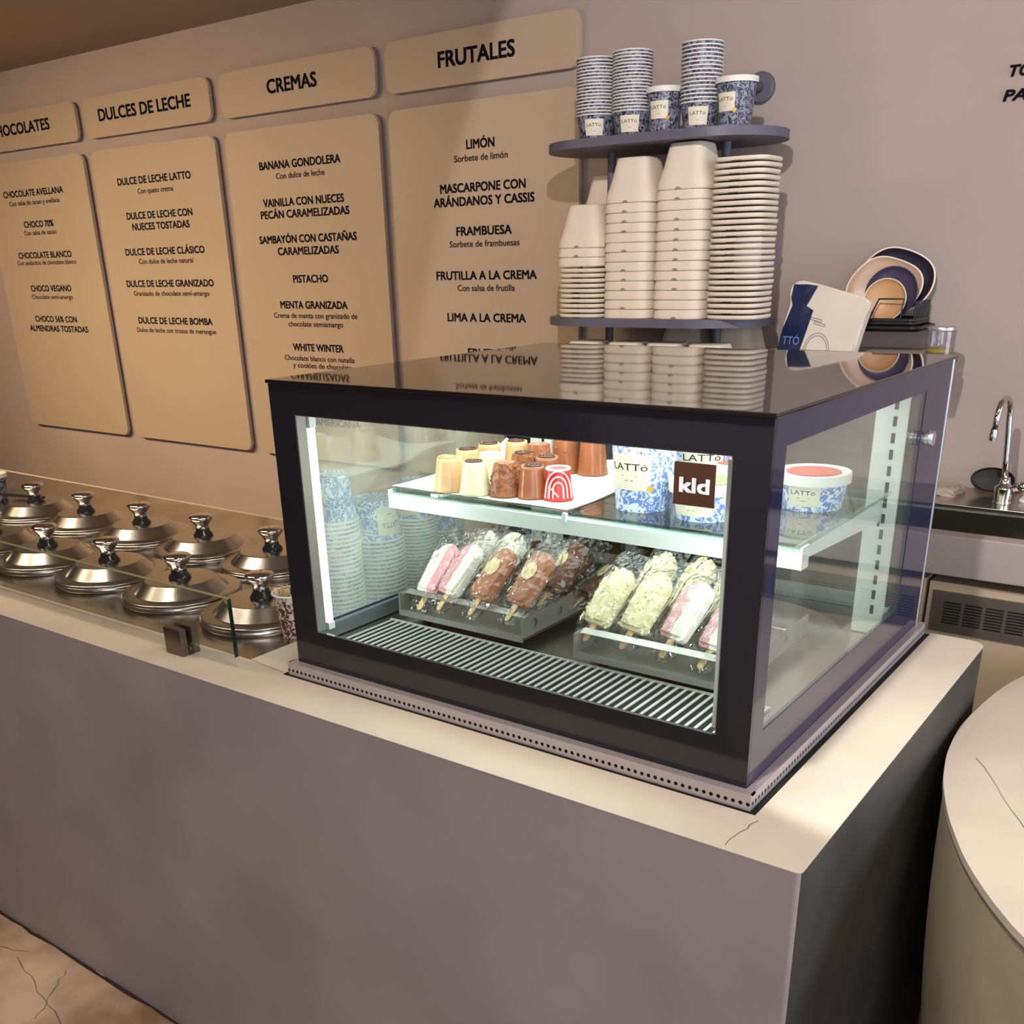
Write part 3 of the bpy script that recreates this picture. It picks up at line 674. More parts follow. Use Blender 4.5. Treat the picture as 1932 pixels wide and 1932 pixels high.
pudding('caramel_pudding', .183, .221, .056, .0275, .0195, C_car, .010, 'caramel pudding at the front left corner of the paper', C_car, seed=1)
pudding('caramel_pudding', .162, .300, .056, .0275, .0195, C_car, .012, 'caramel pudding with dark swirl directly behind the front caramel one', C_dk, seed=2)
pudding('caramel_pudding', .160, .368, .056, .0265, .0195, C_car, .012, 'caramel pudding with dark swirl behind the two vanilla puddings', C_dk, seed=3)
pudding('caramel_pudding', .196, .405, .058, .0265, .0190, C_car, .012, 'tallest caramel pudding standing last in its row beside the chocolate ones', C_dk, seed=4)
pudding('vanilla_pudding', .240, .221, .054, .0275, .0185, C_wht, .018, 'pale vanilla pudding at the front beside the front caramel one', C_dk, seed=5)
pudding('vanilla_pudding', .222, .290, .056, .0265, .0190, C_wht, .020, 'pale vanilla pudding behind the front vanilla one', seed=6)
pudding('nut_chocolate_pudding', .290, .238, .054, .0265, .0180, C_nut, .05, 'lumpy nut-studded milk chocolate pudding at the front of the paper', seed=7, nuts=60)
pudding('nut_chocolate_pudding', .272, .318, .056, .0265, .0190, C_nut, .04, 'nut-studded chocolate pudding with dark rings behind the front lumpy one', C_dk, seed=8, nuts=40)
pudding('chocolate_pudding', .340, .248, .052, .0255, .0190, C_cho, .012, 'smooth milk chocolate pudding with dark swirl beside the red one', C_dk, seed=9)
pudding('chocolate_pudding', .322, .318, .054, .0255, .0190, C_cho, .02, 'chocolate pudding with dark swirl behind the smooth front chocolate one', C_dk, seed=10)
pudding('chocolate_pudding', .250, .398, .058, .0265, .0195, C_cho, .04, 'chocolate pudding at the back of the paper behind the ringed nut pudding', seed=11, nuts=25)
pudding('chocolate_pudding', .268, .458, .066, .028, .0215, C_cho, .03, 'large chocolate pudding at the back, left of the rearmost pair', seed=12, nuts=12)
pudding('chocolate_pudding', .322, .466, .068, .028, .0215, C_cho, .02, 'large smooth chocolate pudding standing rearmost on the paper', seed=13)
pudding('berry_pudding', .384, .258, .050, .0255, .0190, C_red, .015, 'bright red berry pudding with zigzag white icing', drips=CAMDIR(.384, .258), seed=14)
# ------------------------------------------------------------------ pots on the right half of the shelf
def pot(x, y, h, rb, rt, label, fill=None, big=False, off=0.0, lw=.056):
    t = thing('ice_cream_cup' if big else 'ice_cream_tub', label, 'cup' if big else 'tub', (x, y, ZT+.0002), (0, 0, CAMDIR(x, y)))
    cup_parts(t, h, rb, rt, M_blue)
    if big: cup_label(t, h, rb, rt, off, .070, .034, .090, seal=True, fs=.84); cup_lid(t, rt, h)
    else:
        cup_label(t, h, rb, rt, off, lw, .008, h-.010, fs=.7)
        l = cup_lid(t, rt, h+.001, .013)
        bm = lathe(NB(), [(0, h+.0024), (rt-.012, h+.0024), (rt-.0115, h+.0028), (0, h+.003)], 40); link('coloured_disc', bm, fill, l)
pot(.529, .283, .130, .043, .053, 'tall blue marbled ice cream cup with gold seal at the front of the shelf', None, True, -.50)
pot(.570, .400, .130, .043, .053, 'tall blue marbled ice cream cup standing behind the front cup', None, True, .05)
pot(.640, .277, .052, .046, .0535, 'short ice cream tub with green lid disc behind the brown sticker', mat('green_lid', (150, 176, 110), .5), False, -.45, .07)
pot(.636, .405, .060, .046, .0535, 'short ice cream tub with red lid disc behind the green-lidded tub', mat('red_lid', (206, 104, 88), .5), False, -.3, .05)
pot(.752, .420, .052, .046, .0535, 'short ice cream tub with red lid disc at the right end of the shelf', mat('red_lid', (206, 104, 88), .5), False, -.25, .05)

# ------------------------------------------------------------------ popsicle trays
def tray(x0, x1, y0, y1, label):
    t = thing('popsicle_tray', label, 'tray', (x0, y0, .0505), group='steel popsicle trays'); w = x1-x0; d = y1-y0
    bm = NB(); box(bm, (0, 0, .016), (w, d, .019)); box(bm, (0, -.002, .013), (w, 0, .024)); link('base_sheet', bm, M_tray, t, sm=False)
    bm = NB()
    for fx in (.03, w-.04):
        for fy in (.03, d-.04): box(bm, (fx, fy, 0), (fx+.012, fy+.012, .016))
    link('foot', bm, M_rub, t, sm=False)
    # side plates with round holes: built as a strip of quads around octagonal holes
    for k, px in enumerate((0, w-.0025)):
        bm = NB(); hole_y = [.035, .115, .195]; r = .0085; zc = .040; z0, z1 = .017, .054; ys = [0]
        for hy in hole_y: ys += [hy-.016, hy+.016]
        ys.append(d)
        for xx in (px, px+.0025):
            for i in range(0, len(ys)-1, 2):
                q = [bm.verts.new((xx, y, z)) for y, z in ((ys[i], z0), (ys[i+1], z0), (ys[i+1], z1), (ys[i], z1))]; bm.faces.new(q)
            for hy in hole_y:
                n = 16; inn = []; out = []
                for a in range(n):
                    an = 2*PI*a/n+PI/4; c, s = math.cos(an), math.sin(an); inn.append(bm.verts.new((xx, hy+r*c, zc+r*s)))
                    m_ = max(abs(c), abs(s)); yy = hy+.016*c/m_; zz = min(z1, max(z0, zc+.023*s/m_)); out.append(bm.verts.new((xx, yy, zz)))
                for a in range(n): bm.faces.new((inn[a], inn[(a+1) % n], out[(a+1) % n], out[a]))
        box(bm, (px, 0, z1), (px+.0025, d, z1+.001)); box(bm, (px, -.001, z0), (px+.0025, 0, z1))
        link('side_plate', bm, M_tray, t, sm=False)
    # front guard strip bent down at its ends
    pts = [(.0, .006, .020), (.0, .008, .044)]+[(.012-.012*math.cos(PI/2*k/5), .009+.002*k/5, .044+.010*math.sin(PI/2*k/5)) for k in range(1, 6)]+[(w, .011, .054)]
    bm = NB(); P0 = [bm.verts.new(p) for p in pts]; P1 = [bm.verts.new((p[0], p[1]+.012, p[2]+.006)) for p in pts]
    for i in range(len(pts)-1): bm.faces.new((P0[i], P0[i+1], P1[i+1], P1[i]))
    r_ = bmesh.ops.extrude_face_region(bm, geom=bm.faces[:]); bmesh.ops.translate(bm, vec=(0, .0012, -.0012), verts=[v for v in r_['geom'] if isinstance(v, bmesh.types.BMVert)])
    link('front_guard', bm, M_tray, t, sm=False)
    for ry, rz in ((.060, .046), (.140, .046), (.220, .046)):
        bm = NB(); tube(bm, [(.0026, ry, rz), (w-.0026, ry, rz)], .004, 8); link('rest_rod', bm, M_tray, t)
    return t
tray(.061, .345, .205, .500, 'left steel popsicle tray with chocolate and strawberry bars')
tray(.455, .742, .195, .490, 'right steel popsicle tray with pistachio bars')
def pop_body(w=.054, L=.106, th=.024, nuts=0, seed=3):
    out = [(-w/2+.006, 0), (w/2-.006, 0), (w/2, .006)]
    for k in range(13): a = PI*k/12; out.append((w/2*math.cos(a), L-w/2+w/2*math.sin(a)))
    out.append((-w/2, .006))
    bm = prism(NB(), out, -th/2, th/2, bev=.006, seg=4)
    rnd = random.Random(seed)
    for k in range(nuts):
        e = rnd.random()
        if e < .55: x = rnd.choice((-1, 1))*w/2*rnd.uniform(.9, 1.02); y = rnd.uniform(.0, L-w/2); z = rnd.uniform(-.3, .9)*th/2
        elif e < .75: a = rnd.random()*PI; x = w/2*math.cos(a); y = L-w/2+w/2*math.sin(a); z = rnd.uniform(-.2, .9)*th/2
        else: x = rnd.uniform(-.42, .42)*w; y = rnd.uniform(.02, .95)*(L-.01); z = th/2
        bmesh.ops.create_icosphere(bm, subdivisions=2, radius=rnd.uniform(.0022, .0036), matrix=Matrix.Translation((x, y, z)))
    return bm
def bag_bm(w=.080, y0=-.040, y1=.140, th=.0195, seed=1, fl=.35):
    rnd = random.Random(seed); nx, ny = 12, 22; bm = NB(); L = []
    for s in (1, -1):
        g = []
        for i in range(nx+1):
            row = []
            for j in range(ny+1):
                u, v = i/nx*2-1, j/ny
                ww = w/2*(1-.45*max(0, (.25-v)/.25)**1.3)*(1-.10*max(0, (v-.85)/.15))
                prof = max(0, 1-abs(u)**3.0)*min(1, max(0, v-.04)*4.5)*min(1, max(0, (.93-v))*7)
                edge = (i in (0, nx) or j in (0, ny))
                x = u*ww; y = y0+v*(y1-y0); z = s*th*prof
                if not edge:
                    z += rnd.uniform(-.0018, .0018)*(2.2 if v < .30 or v > .86 else .8); x += rnd.uniform(-.0022, .0022); y += rnd.uniform(-.003, .003)
                else:
                    rr_ = random.Random(seed*991+i*31+j); z = rr_.uniform(-.003, .003); x += rr_.uniform(-.002, .002)
                row.append((x, y, z))
            g.append(row)
        L.append(g)
    V = {}
    def vert(s, i, j):
        k = (0 if (i in (0, nx) or j in (0, ny)) else s, i, j)
        if k not in V: V[k] = bm.verts.new(L[s][i][j])
        return V[k]
    for s in (0, 1):
        for i in range(nx):
            for j in range(ny):
                q = [vert(s, i, j), vert(s, i+1, j), vert(s, i+1, j+1), vert(s, i, j+1)]
                if s: q.reverse()
                try: bm.faces.new(q)
                except ValueError: pass
    return bm
M_pw = split_mat('pink_white_ice', (226, 168, 172), (240, 236, 222)); M_wp = split_mat('white_pink_ice', (240, 236, 222), (226, 168, 172))
M_pch = mat('milk_chocolate_coating', (176, 116, 84), .35, var=.06, scale=30); M_pdk = mat('brown_chocolate_coating', (112, 72, 54), .35, var=.06, scale=30)
M_pis = mat('pistachio_coating', (234, 224, 180), .45, var=.06, scale=40); M_crm = mat('cream_ice', (232, 228, 200), .5); M_bis = mat('biscuit_disc', (236, 214, 160), .5)
PGp = 'wrapped popsicles in the steel trays'
pn = [0]
def popsicle(x, y, z, kind, label, tilt=47, yaw=0.0, rollz=0.0):
    pn[0] += 1; sd = pn[0]
    t = thing({'pw': 'strawberry_popsicle', 'wp': 'strawberry_popsicle', 'ch': 'chocolate_popsicle', 'dk': 'chocolate_popsicle', 'pi': 'pistachio_popsicle', 'cr': 'cream_popsicle'}[kind], label, 'popsicle', (x, y, z), (0, 0, 0), PGp)
    t.rotation_euler = (Matrix.Rotation(yaw-.22, 3, 'Z') @ Matrix.Rotation(math.radians(tilt), 3, 'X') @ Matrix.Rotation(rollz, 3, 'Y')).to_euler()
    m = {'pw': M_pw, 'wp': M_wp, 'ch': M_pch, 'dk': M_pdk, 'pi': M_pis, 'cr': M_crm}[kind]
    link('ice_bar', pop_body(nuts=90 if kind == 'pi' else 0, seed=sd, w=.056 if kind == 'pi' else .053), m, t, ang=50)
    bm = prism(NB(), rrect(-.0058, -.034, .0058, .02, .0057, 5), -.0011, .0011, bev=.0003, seg=1); link('stick', bm, M_wood, t)
    if kind in ('ch', 'dk'):
        bm = lathe(NB(), [(0, 0), (.0155, 0), (.0165, .001), (.0165, .0022), (.015, .003), (.0105, .0028), (.010, .0034), (.006, .0030), (.0055, .0038), (0, .0038)], 28); xform(bm, Matrix.Translation((-.003, .062, .0121))); link('biscuit_disc', bm, M_bis, t)
    link('wrapper', bag_bm(seed=sd), M_bag, t, sm=False)
popsicle(.108, .232, .104, 'wp', 'white and pink popsicle at the left front end of the left tray', yaw=.06, rollz=.1)
popsicle(.160, .228, .113, 'pw', 'pink and white popsicle second from the left in the left tray', yaw=-.05)
popsicle(.232, .230, .116, 'ch', 'chocolate popsicle with pale disc, left of the front chocolate pair', yaw=-.12, rollz=.05)
popsicle(.312, .232, .119, 'ch', 'chocolate popsicle with pale disc at the front right end of the left tray', yaw=-.1)
popsicle(.322, .318, .122, 'dk', 'darker chocolate popsicle with pale disc behind the front right chocolate one', yaw=-.15, rollz=-.15)
popsicle(.128, .312, .118, 'cr', 'pale cream popsicle in its bag behind the pink and white pair', yaw=-.2)
popsicle(.205, .315, .120, 'cr', 'pale cream popsicle in its bag behind the left disc-topped chocolate one', yaw=.2)
popsicle(.212, .385, .100, 'dk', 'dark chocolate popsicle lying at the back of the left tray near its middle', tilt=34, yaw=.25, rollz=.5)
popsicle(.285, .392, .098, 'dk', 'dark chocolate popsicle at the back of the left tray, between two other dark ones', tilt=34, yaw=-.05, rollz=.2)
popsicle(.355, .385, .098, 'dk', 'dark chocolate popsicle at the back right corner of the left tray', tilt=34, yaw=-.35, rollz=-.2)
popsicle(.470, .236, .112, 'pi', 'pistachio nut popsicle at the left front end of the right tray', yaw=-.08)
popsicle(.540, .236, .113, 'pi', 'pistachio nut popsicle second from the left in the right tray', yaw=-.06)
popsicle(.612, .238, .112, 'pw', 'pink and white popsicle in the right tray beside the pistachio bars', yaw=-.10)
popsicle(.682, .232, .110, 'pw', 'pink and white popsicle at the right end of the right tray', yaw=-.1, rollz=-.1)
popsicle(.505, .318, .124, 'pi', 'nutty pistachio popsicle behind the front left pistachio one', yaw=-.1)
popsicle(.572, .322, .124, 'pi', 'nutty pistachio popsicle behind the second front pistachio one', yaw=-.2)
popsicle(.640, .318, .122, 'pi', 'nutty pistachio popsicle behind the pink and white ones of the right tray', yaw=-.15)

# ------------------------------------------------------------------ cup and pot shelf on the wall
SX0, SX1, SYc, SR = -.3939, .2419, 1.4449, .1660
SXm = (SX0+SX1)/2; ZBC = .1140
unit = thing('cup_rack', 'grey wall rack of rounded shelves holding cups and pulp pots', 'rack', (SXm, SYc, ZBC))
def stadium(x0, x1, yc, r, n=20):
    return [(x1-r+r*math.cos(-PI/2+PI*k/n), yc+r*math.sin(-PI/2+PI*k/n)) for k in range(n+1)]+[(x0+r+r*math.cos(PI/2+PI*k/n), yc+r*math.sin(PI/2+PI*k/n)) for k in range(n+1)]
ZU, ZL, Z3 = .9473, .5273, .3630
for z in (ZU, ZL, Z3):
    bm = prism(NB(), stadium(SX0-SXm, SX1-SXm, 0, SR), z-ZBC-.020, z-ZBC, bev=.0015, seg=1); link('shelf_board', bm, M_shelf, unit, ang=30)
for x in (-.2287, .0958):
    x -= SXm; zt = .9462
    bm = NB(); tube(bm, [(x, 0, 0.0003), (x, 0, zt-.025)]+[(x, .025-.025*math.cos(PI/2*k/6), zt-.025+.025*math.sin(PI/2*k/6)) for k in range(1, 7)]+[(x, YW-SYc-.002, zt)], .0112, 16); p = link('post', bm, M_shelf, unit)
    bm = lathe(NB(), [(0, 0), (.035, 0), (.035, .013), (.031, .017), (0, .017)], 32); xform(bm, Matrix.Translation((x, YW-SYc-.001, zt)) @ Matrix.Rotation(PI/2, 4, 'X')); link('wall_flange', bm, M_shelf, p)
# cups on the upper shelf
def upright_stack(x, y, n, pitch, h, rb, rt, desc, z0, group):
    src = None
    for k in range(n):      # from the bottom
        lab = 'navy marbled paper cup, %s from the bottom of the %s' % (ORD[k], desc) if k else 'navy marbled paper cup with cream label, lowest of the %s' % desc
        if k == n-1: lab = 'navy marbled paper cup, topmost of the %s' % desc
        if k == 0:
            t = thing('paper_cup', lab, 'cup', (x, y, z0), (0, 0, CAMDIR(x, y)), group, KS); cup_parts(t, h, rb, rt, M_navy, seg=32); cup_label(t, h, rb, rt, -.12, .056, .010, h-.012, fs=.74)
        elif k == 1:
            src = thing('paper_cup', lab, 'cup', (x, y, z0+pitch*KS), (0, 0, 0), group, KS); cup_parts(src, h, rb, rt, M_navy, seg=32)
        else: dup(src, (x+random.uniform(-.0008, .0008), y, z0+k*pitch*KS), (0, 0, random.random()*6), lab, group)
UG = 'paper cups stacked on the upper shelf'
upright_stack(-.2279, 1.3619, 18, .0087, .066, .0465, .0585, 'leftmost stack on the upper shelf', ZU+.0005, UG)
upright_stack(-.1250, 1.3619, 19, .0085, .066, .0455, .0570, 'second stack on the upper shelf', ZU+.0005, UG)
upright_stack(.0609, 1.3619, 16, .0098, .068, .0445, .0560, 'third stack on the upper shelf', ZU+.0005, UG)
for x, h, rb, rt, off, lab in ((-.0337, .116, .0435, .0510, -.40, 'lidded navy marbled cup standing alone between two cup stacks'), (.1514, .118, .0440, .0560, -.62, 'lidded navy marbled cup at the right end of the upper shelf')):
    t = thing('lidded_cup', lab, 'cup', (x, 1.3619, ZU+.0005), (0, 0, CAMDIR(x, 1.36)), sc=KS); cup_parts(t, h, rb, rt, M_navy); cup_label(t, h, rb, rt, off, .056, .036, .082, seal=True, fs=.8); cup_lid(t, rt, h, .012)
# pulp pots
def pot_bm(h=.124, rt=.054, rb=.083):
    bm = NB(); n = 5.0
    lathe(bm, [(rb-.004, 0), (rb, 0), (rb, .004), (rb-.001, .020), (rb-.004, .028), (rt+(rb-rt)*.52, .060), (rt+.003, h-.012), (rt, h-.003), (rt-.004, h), (0, h)], 48, superell=n)
    return bm
pot_src = thing('pulp_pot', 'x', 'pot', (0, 0, 0), sc=KS); link('pot_body', pot_bm(), M_pulp, pot_src, ang=40)
bm = NB(); 
bm.faces.new([bm.verts.new((.010*math.cos(PI*k/10), -.0832, .0072*math.sin(PI*k/10))) for k in range(11)]); link('thumb_notch', bm, mat('notch_shadow', (150, 134, 118), .9), pot_src, sm=False)  # flat half-disc, the shadow arc of the notch put into its colour
used = [False]
def put_pot(x, y, z, lab, group, rot=0):
    if not used[0]:
        used[0] = True; pot_src.location = (x, y, z); pot_src['label'] = lab; pot_src['group'] = group; pot_src.rotation_euler = (0, 0, rot); return pot_src
    return dup(pot_src, (x, y, z), (0, 0, rot), lab, group)
lid_src = thing('square_pulp_cover', 'x', 'lid', (0, 0, 0), sc=KS)
bm = lathe(NB(), [(0, .002), (.070, .002), (.074, 0), (.080, 0), (.081, .0025), (.083, .004), (.083, .0105), (.081, .0115), (0, .0118)], 48, superell=4); link('lid_plate', bm, M_pulp, lid_src, ang=40)
bm = NB(); box(bm, (-.016, -.0838, .0001), (.014, -.0825, .0014)); link('tab_slit', bm, M_dark, lid_src, sm=False)
usedl = [False]
def put_lid(x, y, z, lab, group, rot):
    if not usedl[0]:
        usedl[0] = True; lid_src.location = (x, y, z); lid_src['label'] = lab; lid_src['group'] = group; lid_src.rotation_euler = (0, 0, rot); return lid_src
    return dup(lid_src, (x, y, z), (0, 0, rot), lab, group)
def pot_stack(x, y, n, z0, desc, group, pitch=.0272):
    for k in range(n):
        lab = 'upside-down pulp pot, %s from the bottom of the %s' % (ORD[k], desc) if k else 'upside-down pulp pot, lowest of the %s' % desc
        if k == n-1 and n > 1: lab = 'upside-down pulp pot, topmost of the %s' % desc
        put_pot(x+random.uniform(-.001, .001), y, z0+k*pitch*KS, lab, group, random.choice((0, 0, PI))+random.uniform(-.015, .015))
def lid_stack(x, y, n, z0, desc, group, pitch=.0160):
    for k in range(n):
        lab = 'flat pulp lid, %s from the bottom of the %s' % (ORD[k], desc) if k else 'flat pulp lid, lowest of the %s' % desc
        if k == n-1: lab = 'flat pulp lid, topmost of the %s' % desc
        put_lid(x+random.uniform(-.0018, .0018), y, z0+k*pitch*KS, lab, group, random.choice((0, 0, PI, PI))+random.uniform(-.02, .02))
PGs = 'pulp pots on the lower shelf'; LGs = 'pulp lids on the lower shelf'
YP1 = 1.3660; YP2 = 1.5237
lid_stack(-.2453, YP1, 10, ZL+.0005, 'left lid stack', LGs, .0150)
pot_stack(-.2453, YP1, 3, ZL+.0005+.1262, 'short left stack standing on lids', PGs)
pot_stack(-.1026, YP1, 13, ZL+.0005, 'tall stack beside the short one', PGs)
pot_stack(.0435, YP1, 14, ZL+.0005, 'tallest stack beside the right lids', PGs)
lid_stack(.1879, YP1+.003, 27, ZL+.0005, 'tall right lid stack', LGs)
for j, x in enumerate((-.2694, -.0909, .0834)):
    pot_stack(x, YP2, 12, ZL+.0005, '%s back-row stack' % ('left', 'middle', 'right')[j], 'pulp pots in the back row')
for j, x in enumerate((-.2445, -.1200, -.0038, .1166)):
    put_pot(x, YP1, Z3+.0005, 'upside-down pulp pot on the bottom shelf, %s from the left end' % ORD[j], 'pulp pots on the bottom shelf')
for j, x in enumerate((-.0287, .1249)):
    pot_stack(x, YP2, 3, Z3+.0005, 'bottom shelf %s back stack' % ('middle', 'right')[j], 'pulp pots on the bottom shelf')

# ------------------------------------------------------------------ back counter with sink
ZB = ZBC; yF = 1.1254; yR = YW-.004; ySk = 1.4117
bc = thing('back_counter', 'concrete back counter with built-in steel sink along the wall', 'counter', (.3, 1.4, ZF))
def rel(bm): return xform(bm, Matrix.Translation((-.3, -1.4, -ZF)))
bm = NB(); box(bm, (-.50, yF, ZB-.091), (3.0, yF+.046, ZB-.0025), .003); box(bm, (-.50, yF+.046, ZB-.091), (.51, yR, ZB-.0025)); box(bm, (2.05, yF+.046, ZB-.091), (3.0, yR, ZB-.0025))
link('worktop', rel(bm), M_conc, bc, sm=False)
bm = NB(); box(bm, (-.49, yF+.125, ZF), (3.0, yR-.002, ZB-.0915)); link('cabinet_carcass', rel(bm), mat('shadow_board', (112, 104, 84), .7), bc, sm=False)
bm = NB(); box(bm, (.511, ySk, ZB-.004), (2.049, yR, ZB)); box(bm, (.511, ySk-.002, ZB-.010), (2.049, ySk+.002, ZB+.0012), .0008)
link('sink_deck', rel(bm), M_steelw, bc, sm=False)
bm = NB()
for a, b in (((.511, yF+.0465, ZB-.091), (2.049, ySk-.002, ZB-.088)), ((.511, ySk-.012, ZB-.088), (2.049, ySk-.0022, ZB-.010)), ((.511, yF+.0465, ZB-.088), (2.049, yF+.054, ZB-.006)), ((.511, yF+.054, ZB-.088), (.519, ySk-.012, ZB-.006))): box(bm, a, b)
link('sink_bowl', rel(bm), mat('sink_steel', (150, 146, 140), .22, metal=1.0), bc, sm=False)
# under-counter refrigerator
yD = 1.1544; xa, xb = .7714, .7781
fr = thing('undercounter_fridge', 'beige undercounter refrigerator with dark louvred vent below the sink', 'refrigerator', (1.1, yD, ZF))
M_fr = mat('beige_enamel', (190, 168, 142), .45)
def relf(bm): return xform(bm, Matrix.Translation((-1.1, -yD, -ZF)))
link('side_panel', relf(bx((.46, yD+.002, ZF+.02), (xa, yD+.06, .0036), .002)), M_fr, fr)
link('door_panel', relf(bx((xb, yD, ZF+.02), (1.56, yD+.06, .0003), .003)), M_fr, fr)
bm = NB(); box(bm, (.7897, yD-.005, -.1118), (1.54, yD-.0005, -.0188), .001); vp = link('vent_plate', relf(bm), mat('dark_steel', (118, 108, 98), .4, metal=.6), fr)
bm = NB()
for c in range(16):
    for r_ in range(8): box(bm, (.8154+c*.0435, yD-.0056, -.0910+r_*.0066), (.8154+c*.0435+.0365, yD-.0049, -.0910+r_*.0066+.0036))
link('vent_slot', relf(bm), M_dark, vp, sm=False)
# tap
t = thing('gooseneck_tap', 'chrome gooseneck tap on the sink deck with its lever at the side', 'tap', (.8362, 1.4989, .1140), sc=KS)
bm = lathe(NB(), [(.026, 0), (.026, .004), (.023, .006), (.027, .040), (.026, .046), (.016, .052), (.014, .060), (.012, .072), (0, .072)], 28); link('tap_base', bm, M_chrome, t)
bm = NB(); pts = [(-.002, 0, .06), (-.008, 0, .12), (-.014, 0, .20), (-.018, 0, .24)]+[(-.018-.007*(1-math.cos(PI*k/12)), -.045*(1-math.cos(PI*k/12)), .24+.055*math.sin(PI*k/12)) for k in range(1, 13)]+[(-.034, -.090, .205)]
tube(bm, pts, [.0085]*(len(pts)-1)+[.0085], 14); sp = link('spout', bm, M_chrome, t)
bm = lathe(NB(), [(.0105, 0), (.0115, .012), (.009, .030)], 20); link('spout_nozzle', bm, M_chrome, sp, (-.0342, -.090, .186))
bm = NB(); tube(bm, [(.012, 0, .030), (.045, -.010, .052)], .012, 14); tube(bm, [(.030, -.006, .044), (.075, -.016, .060)], [.016, .018], 14); link('tap_lever', bm, M_chrome, t)
t = thing('scouring_dish', 'round black dish leaning on the wall behind the tap', 'dish', (.7930, 1.5653, .1148), sc=KS)
bm = lathe(NB(), [(0, 0), (.030, .002), (.055, .010), (.0585, .018), (.0575, .018), (.050, .012), (0, .006)], 36); xform(bm, Matrix.Translation((0, .03, .037)) @ Matrix.Rotation(math.radians(72), 4, 'X') @ Matrix.Diagonal((1.05, .62, 1, 1))); link('dish_shell', bm, M_rub, t)
def cloth(bm, w, d, h, seed, n=16):
    rnd = random.Random(seed)
    box(bm, (-w/2, -d/2, 0), (w/2, d/2, h)); bmesh.ops.subdivide_edges(bm, edges=bm.edges[:], cuts=6, use_grid_fill=True)
    for v in bm.verts:
        if v.co.z > .0005: v.co.z += .35*h*math.sin(v.co.x*90+seed)*math.cos(v.co.y*70)*.6+rnd.uniform(-.001, .001)
        v.co.x += .004*math.sin(v.co.y*120+v.co.z*200); v.co.y += .004*math.sin(v.co.x*140+v.co.z*260)
    return bm
t = thing('folded_cloth', 'folded grey cloth lying on the sink deck by the case', 'cloth', (.6809, 1.5403, .1143), (0, 0, -.1), sc=KS); link('cloth_folds', cloth(NB(), .12, .10, .022, 2), mat('grey_cloth', (176, 160, 150), .9, var=.1, scale=30), t, ang=80)
t = thing('crumpled_napkin', 'crumpled white napkin on the sink deck right of the tap', 'napkin', (.8967, 1.5362, .1143), sc=KS); link('napkin_folds', cloth(NB(), .055, .05, .030, 5), mat('white_paper', (226, 218, 206), .9), t, ang=80)

# ------------------------------------------------------------------ wall ledge behind the case: bag pack, dish rack, jar
t = thing('wall_ledge', 'narrow grey wall ledge behind the case carrying bags and a jar', 'shelf', (.4693, 1.5528, .4294), sc=KS); link('ledge_board', prism(NB(), [(-.29, -.20), (.262, -.20), (.262, -.06), (.19, .118), (-.29, .118)], 0, .022), M_wall, t)
ZLg = .4481
pk = thing('bag_pack', 'leaning pack of white and navy plastic bags printed with thin lines', 'bags', (.3739, 1.4325, ZLg), (math.radians(-8), 0, -.10), sc=KS)
M_poly = mat('white_polythene', (226, 216, 204), .3, var=.03, scale=8, bump=.25, bscale=14); M_navyp = mat('navy_print', (22, 34, 74), .25, bump=.4, bscale=18)
def sheet(bm, poly, y0, y1, cuts=3, amp=.003, seed=1):
    prism(bm, poly, 0, y1-y0); xform(bm, Matrix.Translation((0, y1, 0)) @ RX90)
    return bm
bm = sheet(NB(), [(-.105, 0), (.120, 0), (.130, .06), (.145, .135), (.132, .150), (.06, .168), (-.02, .188), (-.075, .198), (-.100, .190), (-.108, .165), (-.100, .135), (-.115, .07)], -.02, .015); bmesh.ops.bevel(bm, geom=bm.edges[:], offset=.005, segments=3, affect='EDGES'); link('bag_stack', bm, M_poly, pk, ang=50)
bm = sheet(NB(), [(-.121, 0), (-.048, 0), (-.035, .055), (-.022, .115), (-.045, .127), (-.018, .182), (-.05, .186), (-.094, .186), (-.098, .150), (-.090, .128), (-.112, .060)], -.0225, -.0203); link('navy_panel', bm, M_navyp, pk, sm=False)
bm = NB(); add_text(bm, 'TTÓ', -.106, -.052, .018, .024, -.0230, 0.0); link('lettering', bm, mat('pale_blue_ink', (110, 140, 200), .5), pk, sm=False)
bm = NB()
for r_ in (.034, .040): tube(bm, [(.004+r_*math.cos(PI*k/20), -.0207, .002+r_*1.25*math.sin(PI*k/20)) for k in range(21)], .0006, 6)
for a, z in ((-.01, .090), (.002, .078)): tube(bm, [(a-.016, -.0207, z+.006), (a+.020, -.0207, z-.002), (a+.020, -.0207, z-.008), (a-.016, -.0207, z), (a-.016, -.0207, z+.006)], .0006, 6)
link('printed_lines', bm, M_navyp, pk, sm=False)
for k in range(4):
    bm = sheet(NB(), [(.108-.002*k, .05), (.124, .06), (.150-.004*k, .128), (.136-.004*k, .140)], -.019+.008*k, -.016+.008*k); link('bag_edge', bm, M_navyp if k % 2 else M_poly, pk, sm=False)
